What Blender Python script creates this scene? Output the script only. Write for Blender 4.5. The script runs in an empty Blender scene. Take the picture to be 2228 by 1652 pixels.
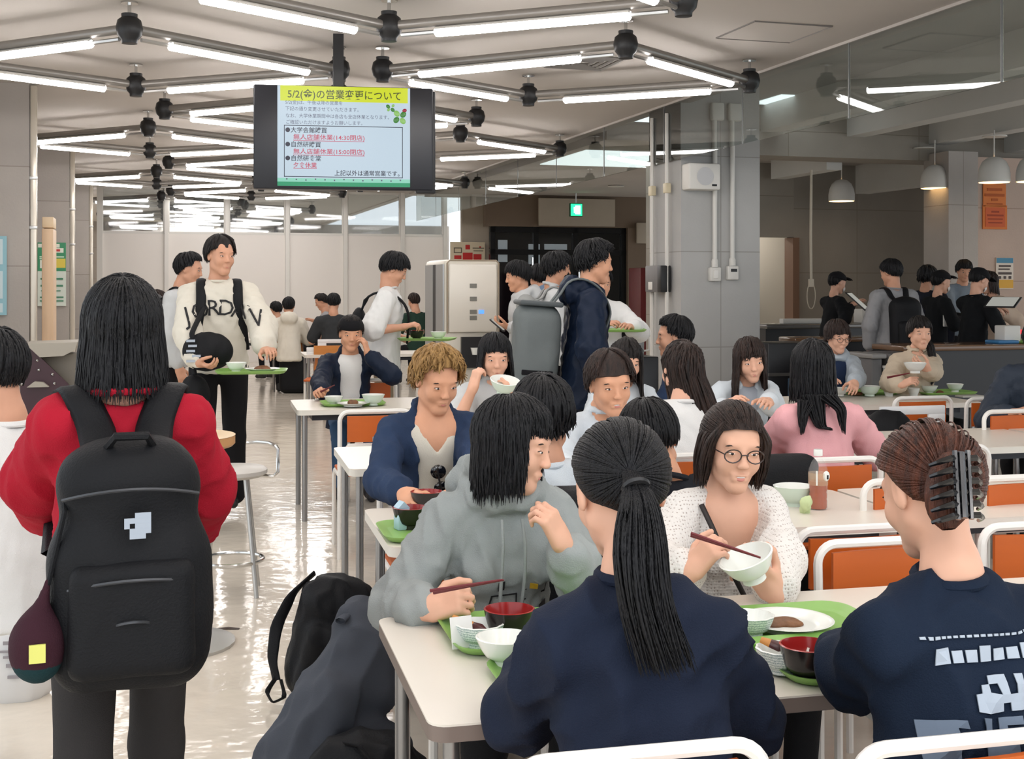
import bpy, math, random
import numpy as np
from mathutils import Vector, Matrix, noise as mnoise
random.seed(7); rng = np.random.default_rng(7)
S = bpy.context.scene
COL = S.collection
R = math.radians
# ---------------------------------------------------------------- camera, sky, exposure
F, CX, HY, H = 2700.0, 1114.0, 620.0, 1.48       # focal length and horizon of the photograph, eye height
cam_d = bpy.data.cameras.new('camera'); cam = bpy.data.objects.new('camera', cam_d); COL.objects.link(cam)
cam.location = (0, 0, H); cam.rotation_euler = (R(90), 0, 0)
cam_d.sensor_width = 36; cam_d.lens = 36*F/2228; cam_d.shift_y = -(826-HY)/2228
cam_d.clip_start = .05; cam_d.clip_end = 200
S.camera = cam
W = bpy.data.worlds.new('daylight'); S.world = W; W.use_nodes = True
W.node_tree.nodes['Background'].inputs[0].default_value = (.90, .95, 1, 1)
W.node_tree.nodes['Background'].inputs[1].default_value = 1.25
S.view_settings.view_transform = 'Standard'; S.view_settings.look = 'None'
S.view_settings.exposure = 0.45; S.view_settings.gamma = 1; S.view_settings.use_curve_mapping = False
S.cycles.use_denoising = True; S.cycles.adaptive_threshold = .02
S.cycles.max_bounces = 6; S.cycles.diffuse_bounces = 3; S.cycles.glossy_bounces = 3; S.cycles.transmission_bounces = 5
S.cycles.transparent_max_bounces = 8; S.cycles.caustics_reflective = False; S.cycles.caustics_refractive = False
S.cycles.sample_clamp_indirect = 4
LAMP_E = 17.5                                     # emission of the ceiling tubes
# ---------------------------------------------------------------- coordinates
def P(px, py, d):                                # point seen at a pixel of the photograph, d metres in front of the camera
    return Vector(((px-CX)*d/F, d, H-(py-HY)*d/F))
def onz(px, py, z):
    return P(px, py, (H-z)*F/(py-HY))
TH = R(16.4); UX, UY = math.cos(TH), math.sin(TH)
def uv(u, v, z=0.): return Vector((u*UX-v*UY, u*UY+v*UX, z))     # room axes: u to the right, v away
def pxv(px, v):                                  # u on the plane v=const seen in column px
    r = (px-CX)/F
    return v*(UY+r*UX)/(UX-r*UY)
# ---------------------------------------------------------------- materials
def lin(h):
    if isinstance(h, str):
        h = h.lstrip('#'); c = [int(h[i:i+2], 16)/255 for i in (0, 2, 4)]
    else: c = [x/255 for x in h]
    return tuple(x/12.92 if x <= .04045 else ((x+.055)/1.055)**2.4 for x in c)+(1,)
MATS = {}
def mat(name, col, rough=.5, metal=0., spec=.5, var=0., vscale=8., bump=0., bscale=60., stretch=None, emit=0., coat=0., trans=0., alpha=1., sheen=0.,
        detail=3., col2=None, sss=0.):
    if name in MATS: return MATS[name]
    m = bpy.data.materials.new(name); m.use_nodes = True; MATS[name] = m
    nt = m.node_tree; b = nt.nodes['Principled BSDF']; c = lin(col)
    b.inputs['Base Color'].default_value = c; b.inputs['Roughness'].default_value = rough
    b.inputs['Metallic'].default_value = metal; b.inputs['Specular IOR Level'].default_value = spec
    if coat: b.inputs['Coat Weight'].default_value = coat; b.inputs['Coat Roughness'].default_value = .08
    if trans: b.inputs['Transmission Weight'].default_value = trans
    if alpha < 1: b.inputs['Alpha'].default_value = alpha
    if sheen: b.inputs['Sheen Weight'].default_value = sheen; b.inputs['Sheen Roughness'].default_value = .5
    if sss:
        b.inputs['Subsurface Weight'].default_value = sss; b.inputs['Subsurface Radius'].default_value = (.012, .005, .003); b.inputs['Subsurface Scale'].default_value = 1
    if emit: b.inputs['Emission Color'].default_value = c; b.inputs['Emission Strength'].default_value = emit
    if var or bump:
        tc = nt.nodes.new('ShaderNodeTexCoord'); src = tc.outputs['Object']
        if stretch:
            mp = nt.nodes.new('ShaderNodeMapping'); mp.inputs['Scale'].default_value = stretch
            nt.links.new(src, mp.inputs[0]); src = mp.outputs[0]
    if var:
        n = nt.nodes.new('ShaderNodeTexNoise'); n.inputs['Scale'].default_value = vscale; n.inputs['Detail'].default_value = detail
        nt.links.new(src, n.inputs['Vector'])
        r = nt.nodes.new('ShaderNodeValToRGB'); e = r.color_ramp.elements
        e[0].position = .3; e[1].position = .7
        if col2: e[0].color = lin(col2); e[1].color = c
        else:
            e[0].color = tuple(x*(1-var) for x in c[:3])+(1,); e[1].color = tuple(min(1, x*(1+var)) for x in c[:3])+(1,)
        nt.links.new(n.outputs[0], r.inputs[0]); nt.links.new(r.outputs[0], b.inputs['Base Color'])
    if bump:
        n = nt.nodes.new('ShaderNodeTexNoise'); n.inputs['Scale'].default_value = bscale; n.inputs['Detail'].default_value = 2
        nt.links.new(src, n.inputs['Vector'])
        bp = nt.nodes.new('ShaderNodeBump'); bp.inputs['Strength'].default_value = bump; bp.inputs['Distance'].default_value = .01
        nt.links.new(n.outputs[0], bp.inputs['Height']); nt.links.new(bp.outputs[0], b.inputs['Normal'])
    return m
def glow(name, col, strength=.6):                                    # a lit screen: gives its own light, reflects none
    m = mat(name, (0, 0, 0), .25, spec=.3); b = m.node_tree.nodes['Principled BSDF']
    b.inputs['Emission Color'].default_value = lin(col); b.inputs['Emission Strength'].default_value = strength; return m
def fabric(name, col, var=.10, bump=.25, bscale=350., rough=.85, vscale=5., sheen=.0): return mat(name, col, rough, spec=.2, var=var, vscale=vscale, bump=bump, bscale=bscale, sheen=sheen)
def hairm(name, col, col2=None): return mat(name, col, .5, spec=.3, var=.35, vscale=14, detail=6, stretch=(6, 6, .6), bump=.5, bscale=60, col2=col2)
def concrete(name, col, var=.10, joints=True, jx=1.8, jz=.9):
    m = mat(name, col, .8, spec=.3, var=var, vscale=1.3, detail=9, bump=.15, bscale=40)
    if joints and not m.get('j'):
        m['j'] = 1; nt = m.node_tree; b = nt.nodes['Principled BSDF']; base = b.inputs['Base Color'].links[0].from_socket
        tc = nt.nodes.new('ShaderNodeTexCoord'); br = nt.nodes.new('ShaderNodeTexBrick'); mp = nt.nodes.new('ShaderNodeMapping')
        mp.inputs['Rotation'].default_value = (R(90), 0, 0); br.offset = 0
        br.inputs['Scale'].default_value = 1; br.inputs['Brick Width'].default_value = jx; br.inputs['Row Height'].default_value = jz
        br.inputs['Mortar Size'].default_value = .006; br.inputs['Mortar Smooth'].default_value = .4
        br.inputs['Color1'].default_value = (1, 1, 1, 1); br.inputs['Color2'].default_value = (.93, .93, .93, 1); br.inputs['Mortar'].default_value = (.68, .66, .63, 1)
        nt.links.new(tc.outputs['Object'], mp.inputs[0]); nt.links.new(mp.outputs[0], br.inputs[0])
        mx = nt.nodes.new('ShaderNodeMix'); mx.data_type = 'RGBA'; mx.blend_type = 'MULTIPLY'; mx.inputs[0].default_value = 1
        nt.links.new(base, mx.inputs[6]); nt.links.new(br.outputs[0], mx.inputs[7]); nt.links.new(mx.outputs[2], b.inputs['Base Color'])
    return m
# ---------------------------------------------------------------- mesh collector
class MB:
    def __init__(s): s.v = []; s.f = []; s.m = []; s.n = 0
    def add(s, V, Fc, mi=0):
        V = np.asarray(V, float).reshape(-1, 3); s.v.append(V)
        for q in Fc: s.f.append([i+s.n for i in q]); s.m.append(mi)
        s.n += len(V); return s
    def box(s, c, d, rz=0., mi=0, M=None):
        x, y, z = (a/2 for a in d)
        V = np.array([(-x,-y,-z),(x,-y,-z),(x,y,-z),(-x,y,-z),(-x,-y,z),(x,-y,z),(x,y,z),(-x,y,z)])
        return s._put(V, [(0,3,2,1),(4,5,6,7),(0,1,5,4),(1,2,6,5),(2,3,7,6),(3,0,4,7)], c, rz, mi, M)
    def _put(s, V, Fc, c, rz, mi, M=None):
        if M is not None: V = V @ np.array(M.to_3x3()).T
        elif rz: V = V @ np.array(Matrix.Rotation(rz, 3, 'Z')).T
        return s.add(V+np.array(c), Fc, mi)
    def rbox(s, c, d, r=.01, rz=0., mi=0, M=None, seg=3):   # rounded box: rounded in plan and on the top and bottom edges
        x, y, z = (a/2 for a in d); r = min(r, x*.99, y*.99, z*.99); V = []; k = 4*(seg+1)
        for (inset, zz) in ((r, -z), (r*.29, -z+r*.29), (0, -z+r), (0, z-r), (r*.29, z-r*.29), (r, z)):
            rr = max(r-inset, r*.05)
            for (sx, sy, a0) in ((1,1,0),(-1,1,90),(-1,-1,180),(1,-1,270)):
                for i in range(seg+1):
                    a = R(a0+90*i/seg); V.append((sx*(x-r)+rr*math.cos(a), sy*(y-r)+rr*math.sin(a), zz))
        Fc = [tuple(range(k))[::-1], tuple(range(5*k, 6*k))]
        for l in range(5):
            for i in range(k): j = (i+1) % k; Fc.append((l*k+i, l*k+j, (l+1)*k+j, (l+1)*k+i))
        return s._put(np.array(V), Fc, c, rz, mi, M)
    def plate(s, pts, z0, z1, mi=0):                        # horizontal polygon given thickness
        n = len(pts); V = [(p[0], p[1], z0) for p in pts]+[(p[0], p[1], z1) for p in pts]
        return s.add(V, [tuple(range(n))[::-1], tuple(range(n, 2*n))]+[(i, (i+1) % n, n+(i+1) % n, n+i) for i in range(n)], mi)
    def tube(s, pts, r, n=8, mi=0, cap=True, closed=False, flat=1.):
        pts = [Vector(p) for p in pts]; m = len(pts); rs = r if hasattr(r, '__len__') else [r]*m
        V = []; prev = None
        for i, p in enumerate(pts):
            if closed: t = pts[(i+1) % m]-pts[i-1]
            else: t = pts[min(i+1, m-1)]-pts[max(i-1, 0)]
            t = t.normalized() if t.length > 1e-9 else Vector((0, 0, 1))
            if prev is None: a = t.orthogonal().normalized()
            else: a = prev-t*prev.dot(t); a = a.normalized() if a.length > 1e-6 else t.orthogonal().normalized()
            prev = a; b = t.cross(a)
            for k in range(n):
                q = 2*math.pi*k/n; V.append(p+a*(rs[i]*math.cos(q))+b*(rs[i]*flat*math.sin(q)))
        Fc = []
        for i in range(m if closed else m-1):
            i2 = (i+1) % m
            for k in range(n): k2 = (k+1) % n; Fc.append((i*n+k, i*n+k2, i2*n+k2, i2*n+k))
        if cap and not closed: Fc += [tuple(range(n))[::-1], tuple(range((m-1)*n, m*n))]
        return s.add([tuple(v) for v in V], Fc, mi)
    def lathe(s, prof, c=(0,0,0), n=20, mi=0, M=None, rip=0., rn=0, sx=1., sy=1., caps=(1, 1)):
        V = []; m = len(prof)
        for (r, z) in prof:
            for k in range(n):
                a = 2*math.pi*k/n; q = r*(1+rip*math.cos(rn*a)) if rip else r
                V.append((q*math.cos(a)*sx, q*math.sin(a)*sy, z))
        Fc = []
        for i in range(m-1):
            for k in range(n): k2 = (k+1) % n; Fc.append((i*n+k, i*n+k2, (i+1)*n+k2, (i+1)*n+k))
        if caps[0] and prof[0][0] > 1e-4: Fc.append(tuple(range(n))[::-1])
        if caps[1] and prof[-1][0] > 1e-4: Fc.append(tuple(range((m-1)*n, m*n)))
        return s._put(np.array(V), Fc, c, 0, mi, M)
    def ball(s, c, r, n=12, m=8, mi=0, M=None):
        r = (r, r, r) if not hasattr(r, '__len__') else r
        V = [(0, 0, -r[2])]; Fc = []
        for i in range(1, m):
            a = math.pi*i/m
            for k in range(n): b = 2*math.pi*k/n; V.append((r[0]*math.sin(a)*math.cos(b), r[1]*math.sin(a)*math.sin(b), -r[2]*math.cos(a)))
        V.append((0, 0, r[2])); L = len(V)-1
        for k in range(n): Fc.append((0, 1+(k+1) % n, 1+k)); Fc.append((L, L-n+k, L-n+(k+1) % n))
        for i in range(m-2):
            for k in range(n): k2 = (k+1) % n; Fc.append((1+i*n+k, 1+i*n+k2, 1+(i+1)*n+k2, 1+(i+1)*n+k))
        return s._put(np.array(V), Fc, c, 0, mi, M)
    def mesh(s, name, mats, smooth=True, ang=40):
        me = bpy.data.meshes.new(name)
        V = np.concatenate(s.v) if s.v else np.zeros((0, 3))
        me.from_pydata(V.tolist(), [], s.f)
        for m in (mats if isinstance(mats, (list, tuple)) else [mats]): me.materials.append(m)
        if len(me.materials) > 1: me.polygons.foreach_set('material_index', s.m)
        if smooth:
            me.polygons.foreach_set('use_smooth', [True]*len(me.polygons))
            try: me.set_sharp_from_angle(angle=R(ang))
            except Exception: pass
        me.update(); return me
    def obj(s, name, mats, parent=None, smooth=True, ang=40, label=None):
        o = bpy.data.objects.new(name, s.mesh(name, mats, smooth, ang)); COL.objects.link(o)
        if parent is not None: o.parent = parent
        if label: o['label'] = label
        return o
def arr_obj(name, V, Fq, mats, parent=None, mi=None, smooth=True):      # numpy verts, quads -> object
    me = bpy.data.meshes.new(name); n = len(Fq)
    me.vertices.add(len(V)); me.vertices.foreach_set('co', np.asarray(V, np.float32).ravel())
    me.loops.add(n*4); me.loops.foreach_set('vertex_index', np.asarray(Fq, np.int32).ravel())
    me.polygons.add(n); me.polygons.foreach_set('loop_start', np.arange(0, n*4, 4, dtype=np.int32))
    for m in (mats if isinstance(mats, (list, tuple)) else [mats]): me.materials.append(m)
    if mi is not None: me.polygons.foreach_set('material_index', np.asarray(mi, np.int32))
    me.polygons.foreach_set('use_smooth', np.full(n, smooth)); me.update(calc_edges=True); me.validate()
    o = bpy.data.objects.new(name, me); COL.objects.link(o)
    if parent is not None: o.parent = parent
    return o
# ---------------------------------------------------------------- objects
def tag(o, label, cat, group=None, kind=None):
    o['label'] = label; o['category'] = cat
    if group: o['group'] = group
    if kind: o['kind'] = kind
    return o
def thing(name, label, cat, loc=(0,0,0), rz=0., group=None):
    o = bpy.data.objects.new(name, None); COL.objects.link(o); o.location = loc; o.rotation_euler = (0, 0, rz); o.empty_display_size = .1
    return tag(o, label, cat, group)
def struct(o):
    o['kind'] = 'structure'; return o
def dup(root, loc, rz=None, label=None, group=None):
    r = root.copy(); COL.objects.link(r); r.location = loc
    if rz is not None: r.rotation_euler = (0, 0, rz)
    if label: r['label'] = label
    if group: r['group'] = group
    for ch in list(root.children):
        c = ch.copy(); COL.objects.link(c); c.parent = r
        for g in list(ch.children):
            d = g.copy(); COL.objects.link(d); d.parent = c
    return r
def text_mesh(body, size, align='CENTER', extrude=0., bold=0.):
    cu = bpy.data.curves.new('t', 'FONT'); cu.body = body; cu.size = size; cu.align_x = align; cu.extrude = extrude; cu.offset = bold; cu.resolution_u = 2
    o = bpy.data.objects.new('t', cu); COL.objects.link(o)
    me = bpy.data.meshes.new_from_object(o.evaluated_get(bpy.context.evaluated_depsgraph_get()))
    V = np.array([v.co[:] for v in me.vertices]).reshape(-1, 3); Fc = [tuple(p.vertices) for p in me.polygons]
    bpy.data.objects.remove(o); bpy.data.curves.remove(cu); bpy.data.meshes.remove(me)
    return V, Fc
# ================================================================ THE ROOM
HC = 3.3
m_ceil = mat('ceiling_plaster', (198,192,186), .9, var=.03, vscale=.8, bump=.06, bscale=90)
m_conc = concrete('concrete_pillar', (178,172,166)); m_conc_w = concrete('concrete_wall', (166,158,150), .12)
m_conc_d = concrete('concrete_kitchen', (158,152,142), .10); m_conc_p = concrete('concrete_pink', (196,174,160), .08)
m_white = mat('white_paint', (222,220,214), .5); m_panel = mat('partition_panel', (236,231,225), .55, var=.015, vscale=.7)
m_alu = mat('aluminium', (196,196,194), .32, .85); m_chrome = mat('chrome', (205,205,203), .16, 1.)
m_black = mat('black_plastic', (26,26,28), .45); m_blackm = mat('black_frame', (14,16,20), .35, .3)
m_glass = mat('clear_glass', (235,242,240), .02, trans=1., spec=.5)
m_brownwall = mat('brown_cladding', (122,106,90), .7, var=.06, vscale=1.5)
m_beige = mat('beige_board', (186,176,160), .7, var=.02)
m_maroon = mat('maroon_door', (96,22,26), .4)

fl = mat('polished_vinyl', (224,214,199), .10, spec=.55, var=.05, vscale=1.1, detail=5)
nt = fl.node_tree; bb = nt.nodes['Principled BSDF']
def _floor_nodes():
    tc = nt.nodes.new('ShaderNodeTexCoord'); n = nt.nodes.new('ShaderNodeTexNoise'); n.inputs['Scale'].default_value = 5; n.inputs['Detail'].default_value = 2
    w = nt.nodes.new('ShaderNodeTexNoise'); w.inputs['Scale'].default_value = 16
    ad = nt.nodes.new('ShaderNodeMath'); ad.operation = 'MULTIPLY_ADD'; ad.inputs[1].default_value = .35
    nt.links.new(tc.outputs['Object'], n.inputs[0]); nt.links.new(tc.outputs['Object'], w.inputs[0])
    nt.links.new(w.outputs[0], ad.inputs[0]); nt.links.new(n.outputs[0], ad.inputs[2])
    bp = nt.nodes.new('ShaderNodeBump'); bp.inputs['Strength'].default_value = .22; bp.inputs['Distance'].default_value = .02
    nt.links.new(ad.outputs[0], bp.inputs['Height']); nt.links.new(bp.outputs[0], bb.inputs['Normal'])
_floor_nodes()
def quad_uv(u0, u1, v0, v1): return [uv(u0, v0)[:2], uv(u1, v0)[:2], uv(u1, v1)[:2], uv(u0, v1)[:2]]
struct(MB().plate(quad_uv(-7, 16, -2.5, 40), -.12, 0).obj('floor', fl))
UB = 5.02                                                            # line where the low ceiling ends and the glass smoke screen hangs
struct(MB().plate(quad_uv(-2.4, UB, .5, 40), HC, HC+.25).obj('ceiling', m_ceil))
def wall(name, u0, u1, v0, v1, z0, z1, m):
    mb = MB(); mb.box((0, 0, 0), (u1-u0, v1-v0, z1-z0)); o = mb.obj(name, m, smooth=False)
    o.location = uv((u0+u1)/2, (v0+v1)/2, (z0+z1)/2); o.rotation_euler = (0, 0, TH); return struct(o)
wall('wall_left', -2.4, -2.25, 9, 38, 0, HC, m_conc_w)
# left pillars, each with a conduit in its corner
for i, (v, ue) in enumerate(((12.0, -1.02), (16.85, -.95), (21.7, -.92))):
    wall('pillar_left_%d' % (i+1), ue-1.1, ue, v, v+.8, 0, HC, m_conc)
    t = thing('conduit', ['white conduit strip on the corner of the nearest left pillar', 'white conduit strip on the corner of the second left pillar', 'white conduit strip on the corner of the third left pillar'][i], 'pipe', uv(ue+.035, v+.05, 0), TH, 'conduits on the left pillars')
    mb = MB(); mb.rbox((0, 0, HC/2), (.055, .07, HC-.02), .008); mb.obj('strip', mat('glossy_cream', (214,206,192), .22, .3), t)
    for z in (2.0, 2.45): MB().rbox((0, -.035, z), (.07, .02, .03), .004).obj('clip', m_alu, t)
t = thing('wooden_board', 'pale wooden board standing on edge against the nearest left pillar', 'board', uv(-.88, 12.42, 0), TH)
mb = MB(); mb.rbox((0, 0, 1.0), (.10, .42, 2.0), .006); mb.obj('panel', mat('pale_wood', (222,190,156), .5, var=.06, vscale=3, stretch=(8,8,.6)), t)
mb = MB(); mb.rbox((0, 0, 2.06), (.10, .35, .1), .006); mb.obj('top_block', mat('pale_wood_top', (230,205,170), .5), t)
# ---- white partition with glazed transoms
VP0 = 24.2; pl = -.86; pr = 5.75; n = 6; ZT = 2.44
wx = [pl+(pr-pl)*i/n for i in range(n+1)]; wx = [pxv(p, VP0) for p in (217, 362, 494, 625, 751, 875, 968)]
wall('wall_partition', wx[0], wx[-1], VP0, VP0+.06, 0, ZT, m_panel)
for i in range(7):
    mb = MB(); mb.box((0, 0, HC/2), (.075 if i else .1, .12, HC)); o = mb.obj('trim_%d' % (i+1), mat('mullion', (224,222,216), .4), smooth=False)
    o.location = uv(wx[i], VP0, 0); o.rotation_euler = (0, 0, TH); struct(o)
for i in range(6):
    c = (wx[i]+wx[i+1])/2; w_ = wx[i+1]-wx[i]-.08
    f = MB(); z0, z1 = ZT+.02, HC-.02
    for (cx, cz, dx, dz) in ((0, z0, w_, .05), (0, z1, w_, .05), (-w_/2, (z0+z1)/2, .04, z1-z0), (w_/2, (z0+z1)/2, .04, z1-z0)): f.box((cx, 0, cz), (dx, .06, dz))
    o = f.obj('window_%d' % (i+1), mat('mullion', (1, 1, 1)), smooth=False); o.location = uv(c, VP0+.03, 0); o.rotation_euler = (0, 0, TH); struct(o)
    g = MB(); g.box((0, 0, (z0+z1)/2), (w_-.03, .012, z1-z0-.04)); g.obj('pane', mat('window_glass', (200,205,205), .03, trans=.9, spec=.9), o, smooth=False)
wall('wall_far', -2.4, 9, 37.5, 37.7, 0, HC, m_conc_w)
# bright end window of the hall beyond the partition
o = MB().box((0, 0, 2.3), (1.6, .05, 1.7)).obj('window_7', mat('bright_daylight', (255,240,205), .5, emit=3.5), smooth=False); o.location = uv(pxv(425, 37.3), 37.3, 0); o.rotation_euler = (0, 0, TH); struct(o)
# ---- entrance lobby, right of the partition
wall('wall_entrance_left', 5.78, 6.62, 23.0, 23.15, 0, 3.3, m_beige)
V_E = 22.4; ua, ub = pxv(1068, V_E), pxv(1364, V_E); uc = pxv(1425, V_E)
wall('wall_entrance', ua-.1, uc+.8, V_E, V_E+.2, 2.58, 3.3, m_brownwall)
wall('wall_entrance_side', ub, uc+.8, V_E-.05, V_E+.15, 0, 2.58, m_brownwall)
o = MB().box((0, 0, 0), (pxv(1335, V_E)-pxv(1170, V_E), .06, .52)).obj('beige_header_board', m_beige, smooth=False); o.location = uv((pxv(1170, V_E)+pxv(1335, V_E))/2, V_E-.05, 2.86); o.rotation_euler = (0, 0, TH)
tag(o, 'plain beige board over the dark entrance doors', 'board')
o = struct(MB().box((0, 0, 1.29), (ub-ua, .05, 2.58)).obj('door_1', mat('dark_glass', (10,13,18), .08, spec=.6), smooth=False)); o.location = uv((ua+ub)/2, V_E+.12, 0); o.rotation_euler = (0, 0, TH)
fr = MB(); W_ = ub-ua
for x in (-W_/2+.05, -W_*.17, W_*.12, W_/2-.05): fr.box((x, -.05, 1.29), (.09, .07, 2.58))
for z in (2.52, 2.1): fr.box((0, -.05, z), (W_, .07, .1))
fr.obj('door_frame', m_blackm, o, smooth=False)
hn = MB()
for x in (-W_*.2, W_*.14): hn.tube([(x, -.12, .9), (x, -.12, 2.0)], .018)
hn.obj('door_handle', m_chrome, o)
gl = MB()
for (p0, p1, y0, y1) in ((1086, 1107, 522, 570), (1152, 1178, 531, 575), (1186, 1238, 531, 545)):
    d = uv(pxv((p0+p1)/2, V_E), V_E).y; gl.box((pxv((p0+p1)/2, V_E)-(ua+ub)/2, -.04, H-((y0+y1)/2-HY)*d/F), ((p1-p0)*d/F, .01, (y1-y0)*d/F))
gl.obj('pane', mat('lobby_glow_patch', (120,128,132), .1, emit=.35), o, smooth=False)  # lobby light in the door glass, put in as faintly glowing patches
t = thing('exit_sign', 'small glowing green exit sign hanging over the dark entrance doors', 'sign', P(1253, 457, uv(0, V_E-.4).y+1.9), TH)
mb = MB(); mb.rbox((0, 0, 0), (.25, .06, .25), .01); mb.obj('case', mat('sign_case', (40,110,80), .4), t)
mb = MB(); mb.box((0, -.033, 0), (.22, .004, .22)); mb.obj('face', mat('exit_green', (40,225,140), .4, emit=1.6), t, smooth=False)
mb = MB(); mb.box((.025, -.037, 0), (.10, .004, .16)); mb.box((-.04, -.038, .03), (.03, .004, .04)); mb.box((-.04, -.038, -.02), (.022, .004, .07), 0); mb.obj('running_figure', mat('exit_white', (225,255,240), .4, emit=1.8), t, smooth=False)
mb = MB(); mb.tube([(0, 0, .12), (0, 0, .42)], .012); mb.obj('stem', m_alu, t)
# ceiling beyond the smoke screen
m_beamw = mat('pale_beam', (216,216,212), .8, var=.03, vscale=1.2)
struct(MB().plate(quad_uv(UB+.02, 16, -1, 13.6), 3.62, 3.85).obj('ceiling_serving', mat('grey_ceiling', (186,186,184), .9, var=.05, vscale=1)))
wall('ceiling_edge', UB-.02, UB+.14, -1, 38, HC-.02, 3.62, m_ceil)
struct(MB().plate(quad_uv(UB+.14, 16, 13.6, 23.5), 3.18, 3.4).obj('ceiling_back', mat('grey_ceiling_low', (182,176,170), .9, var=.05, vscale=1)))
wall('beam_cross', UB+.9, 16, 13.3, 13.8, 3.02, 3.62, m_conc_d)
for i, (u, w_, z0, va, vb) in enumerate(((7.0, .25, 3.3, 4, 13.3), (8.15, .25, 3.28, 4, 13.3), (9.3, .25, 3.22, 4, 13.3), (10.4, .3, 3.15, 4, 13.3))):
    wall('beam_%d' % (i+1), u, u+w_, va, vb, z0, 3.62, m_beamw)
for i, (u, z0, vb) in enumerate(((8.2, 2.93, 15.3), (9.7, 2.78, 15.8))): wall('beam_back_%d' % (i+1), u, u+.22, 13.85, vb, z0, 3.3, m_beamw)
def downlight(px, py, z, lab, r=.11, e=60):
    d = (z-H)*F/(HY-py); t = thing('downlight', lab, 'ceiling light', P(px, py, d), 0, 'round downlights over the serving area')
    MB().lathe([(r, 0), (r+.025, 0), (r+.025, -.012), (r, -.012)], n=20).obj('trim', m_white, t); MB().lathe([(.001, -.006), (r, -.006), (r, -.002), (.001, -.002)], n=16).obj('lens', mat('warm_lens', (255,226,186), .4, emit=e), t)
for px, py, z, l in ((1918, 247, 3.61, 'warm round downlight among the pale beams, the left one'), (2042, 214, 3.61, 'warm round downlight among the pale beams, the right one'), (2164, 296, 3.17, 'warm round downlight over the white dome pendants'), (1560, 352, 3.17, 'small downlight just left of the white pipes'), (1340, 405, 3.17, 'small downlight near the green exit sign'), (1720, 322, 3.17, 'round downlight added to brighten the kitchen wall, by the concrete pillar'), (2010, 322, 3.17, 'round downlight added to brighten the kitchen wall, by the right pillar')): downlight(px, py, z, l)  # the last two are added lamps that brighten the kitchen wall
def skylight(n, u0, u1, v0, v1, z):
    o = MB().box((0, 0, 0), (u1-u0, v1-v0, .01)).obj('window_%d' % n, mat('skylight', (226,236,238), .5, emit=1.1), smooth=False); o.location = uv((u0+u1)/2, (v0+v1)/2, z); o.rotation_euler = (0, 0, TH); struct(o)
skylight(8, pxv(1664, 12.9), pxv(1792, 12.9), 12.5, 13.2, 3.612); skylight(9, 5.3, 7.1, 14.7, 16.6, 3.172)
# central pillar with its pipes and boxes
PV, PU = 11.28, 5.06
wall('pillar_centre', PU, PU+.86, PV, PV+.8, 0, 3.62, concrete('concrete_centre', (184,184,182), .07, jx=.9, jz=.95))
def pil(px, d=PV): return pxv(px, d)
def pil_z(px, py, v=PV): return H-(py-HY)*uv(pxv(px, v), v).y/F
for px, zb, lab in ((1552, 610, 'left'), (1590, 607, 'right')):
    u = pil(px); zb_ = pil_z(px, zb)
    t = thing('wall_switch', 'white switch box at the foot of the left white pipe on the concrete pillar' if lab == 'left' else 'white thermostat with a dark display under the right white pipe', 'switch', uv(u, PV-.03, zb_), TH)
    mb = MB(); mb.rbox((0, 0, .06), (.12, .06, .14), .012); mb.obj('case', m_white, t)
    mb = MB()
    if lab == 'left': mb.rbox((0, -.033, .06), (.05, .012, .08), .004); mb.obj('rocker', mat('offwhite', (235,233,228), .4), t)
    else: mb.box((.005, -.032, .085), (.065, .006, .03)); mb.obj('display', m_black, t, smooth=False)
    t = thing('pipe', 'white vertical pipe on the concrete pillar, the one running down to the %s' % ('switch box' if lab == 'left' else 'thermostat'), 'pipe', uv(u, PV-.035, zb_+.13), TH)
    mb = MB(); mb.tube([(0, 0, 0), (0, 0, 3.15-zb_-.13)], .024, 10); mb.obj('tube', m_white, t)
    mb = MB(); mb.lathe([(.034, 0), (.034, .06), (.026, .08)]); mb.obj('fitting', m_white, t)
    mb = MB(); mb.rbox((.03, 0, 3.2-zb_-.13), (.14, .06, .18), .02); mb.obj('junction_box', m_white, t)
sp = thing('wall_speaker', 'white box loudspeaker high on the corner of the concrete pillar', 'speaker', uv(pil(1517), PV-.09, pil_z(1517, 387)), TH)
mb = MB(); mb.rbox((0, 0, 0), (.34, .18, .26), .02); mb.obj('case', m_white, sp)
mb = MB(); mb.lathe([(.001, 0), (.085, 0), (.09, .006)], M=Matrix.Rotation(R(90), 3, 'X'), c=(-.0, -.092, 0)); mb.obj('grille', mat('grille_grey', (196,197,198), .6), sp)
mb = MB(); mb.box((.1, -.093, -.085), (.05, .005, .02)); mb.obj('badge', m_black, sp, smooth=False)
# boxes and pipes on its left face
def leftface(dv, z): return uv(PU-.055, PV+dv, z)
t = thing('card_reader', 'dark grey and black box on the left face of the concrete pillar', 'box', leftface(.35, 1.54), TH)
mb = MB(); mb.rbox((-.02, .1, 0), (.1, .34, .27), .01); mb.obj('case', mat('reader_grey', (110,108,108), .5), t)
mb = MB(); mb.rbox((-.02, -.1, 0), (.11, .1, .27), .01); mb.obj('side', m_black, t)
mb = MB(); mb.rbox((-.074, .12, -.07), (.01, .1, .08), .003); mb.obj('sticker', m_white, t)
for dv in (.22, .6):
    t = thing('pipe', 'pale pipe on the left face of the concrete pillar, %s' % ('the one nearer its front corner' if dv < .4 else 'the one farther back'), 'pipe', leftface(dv, .1), TH)
    mb = MB(); mb.tube([(0, 0, 0), (0, 0, 3.1)], .022, 8); mb.obj('tube', m_white, t)
    mb = MB(); mb.rbox((0, 0, 2.35), (.06, .08, .1), .01); mb.obj('fitting', mat('cream_box', (218,206,176), .5), t)
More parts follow.
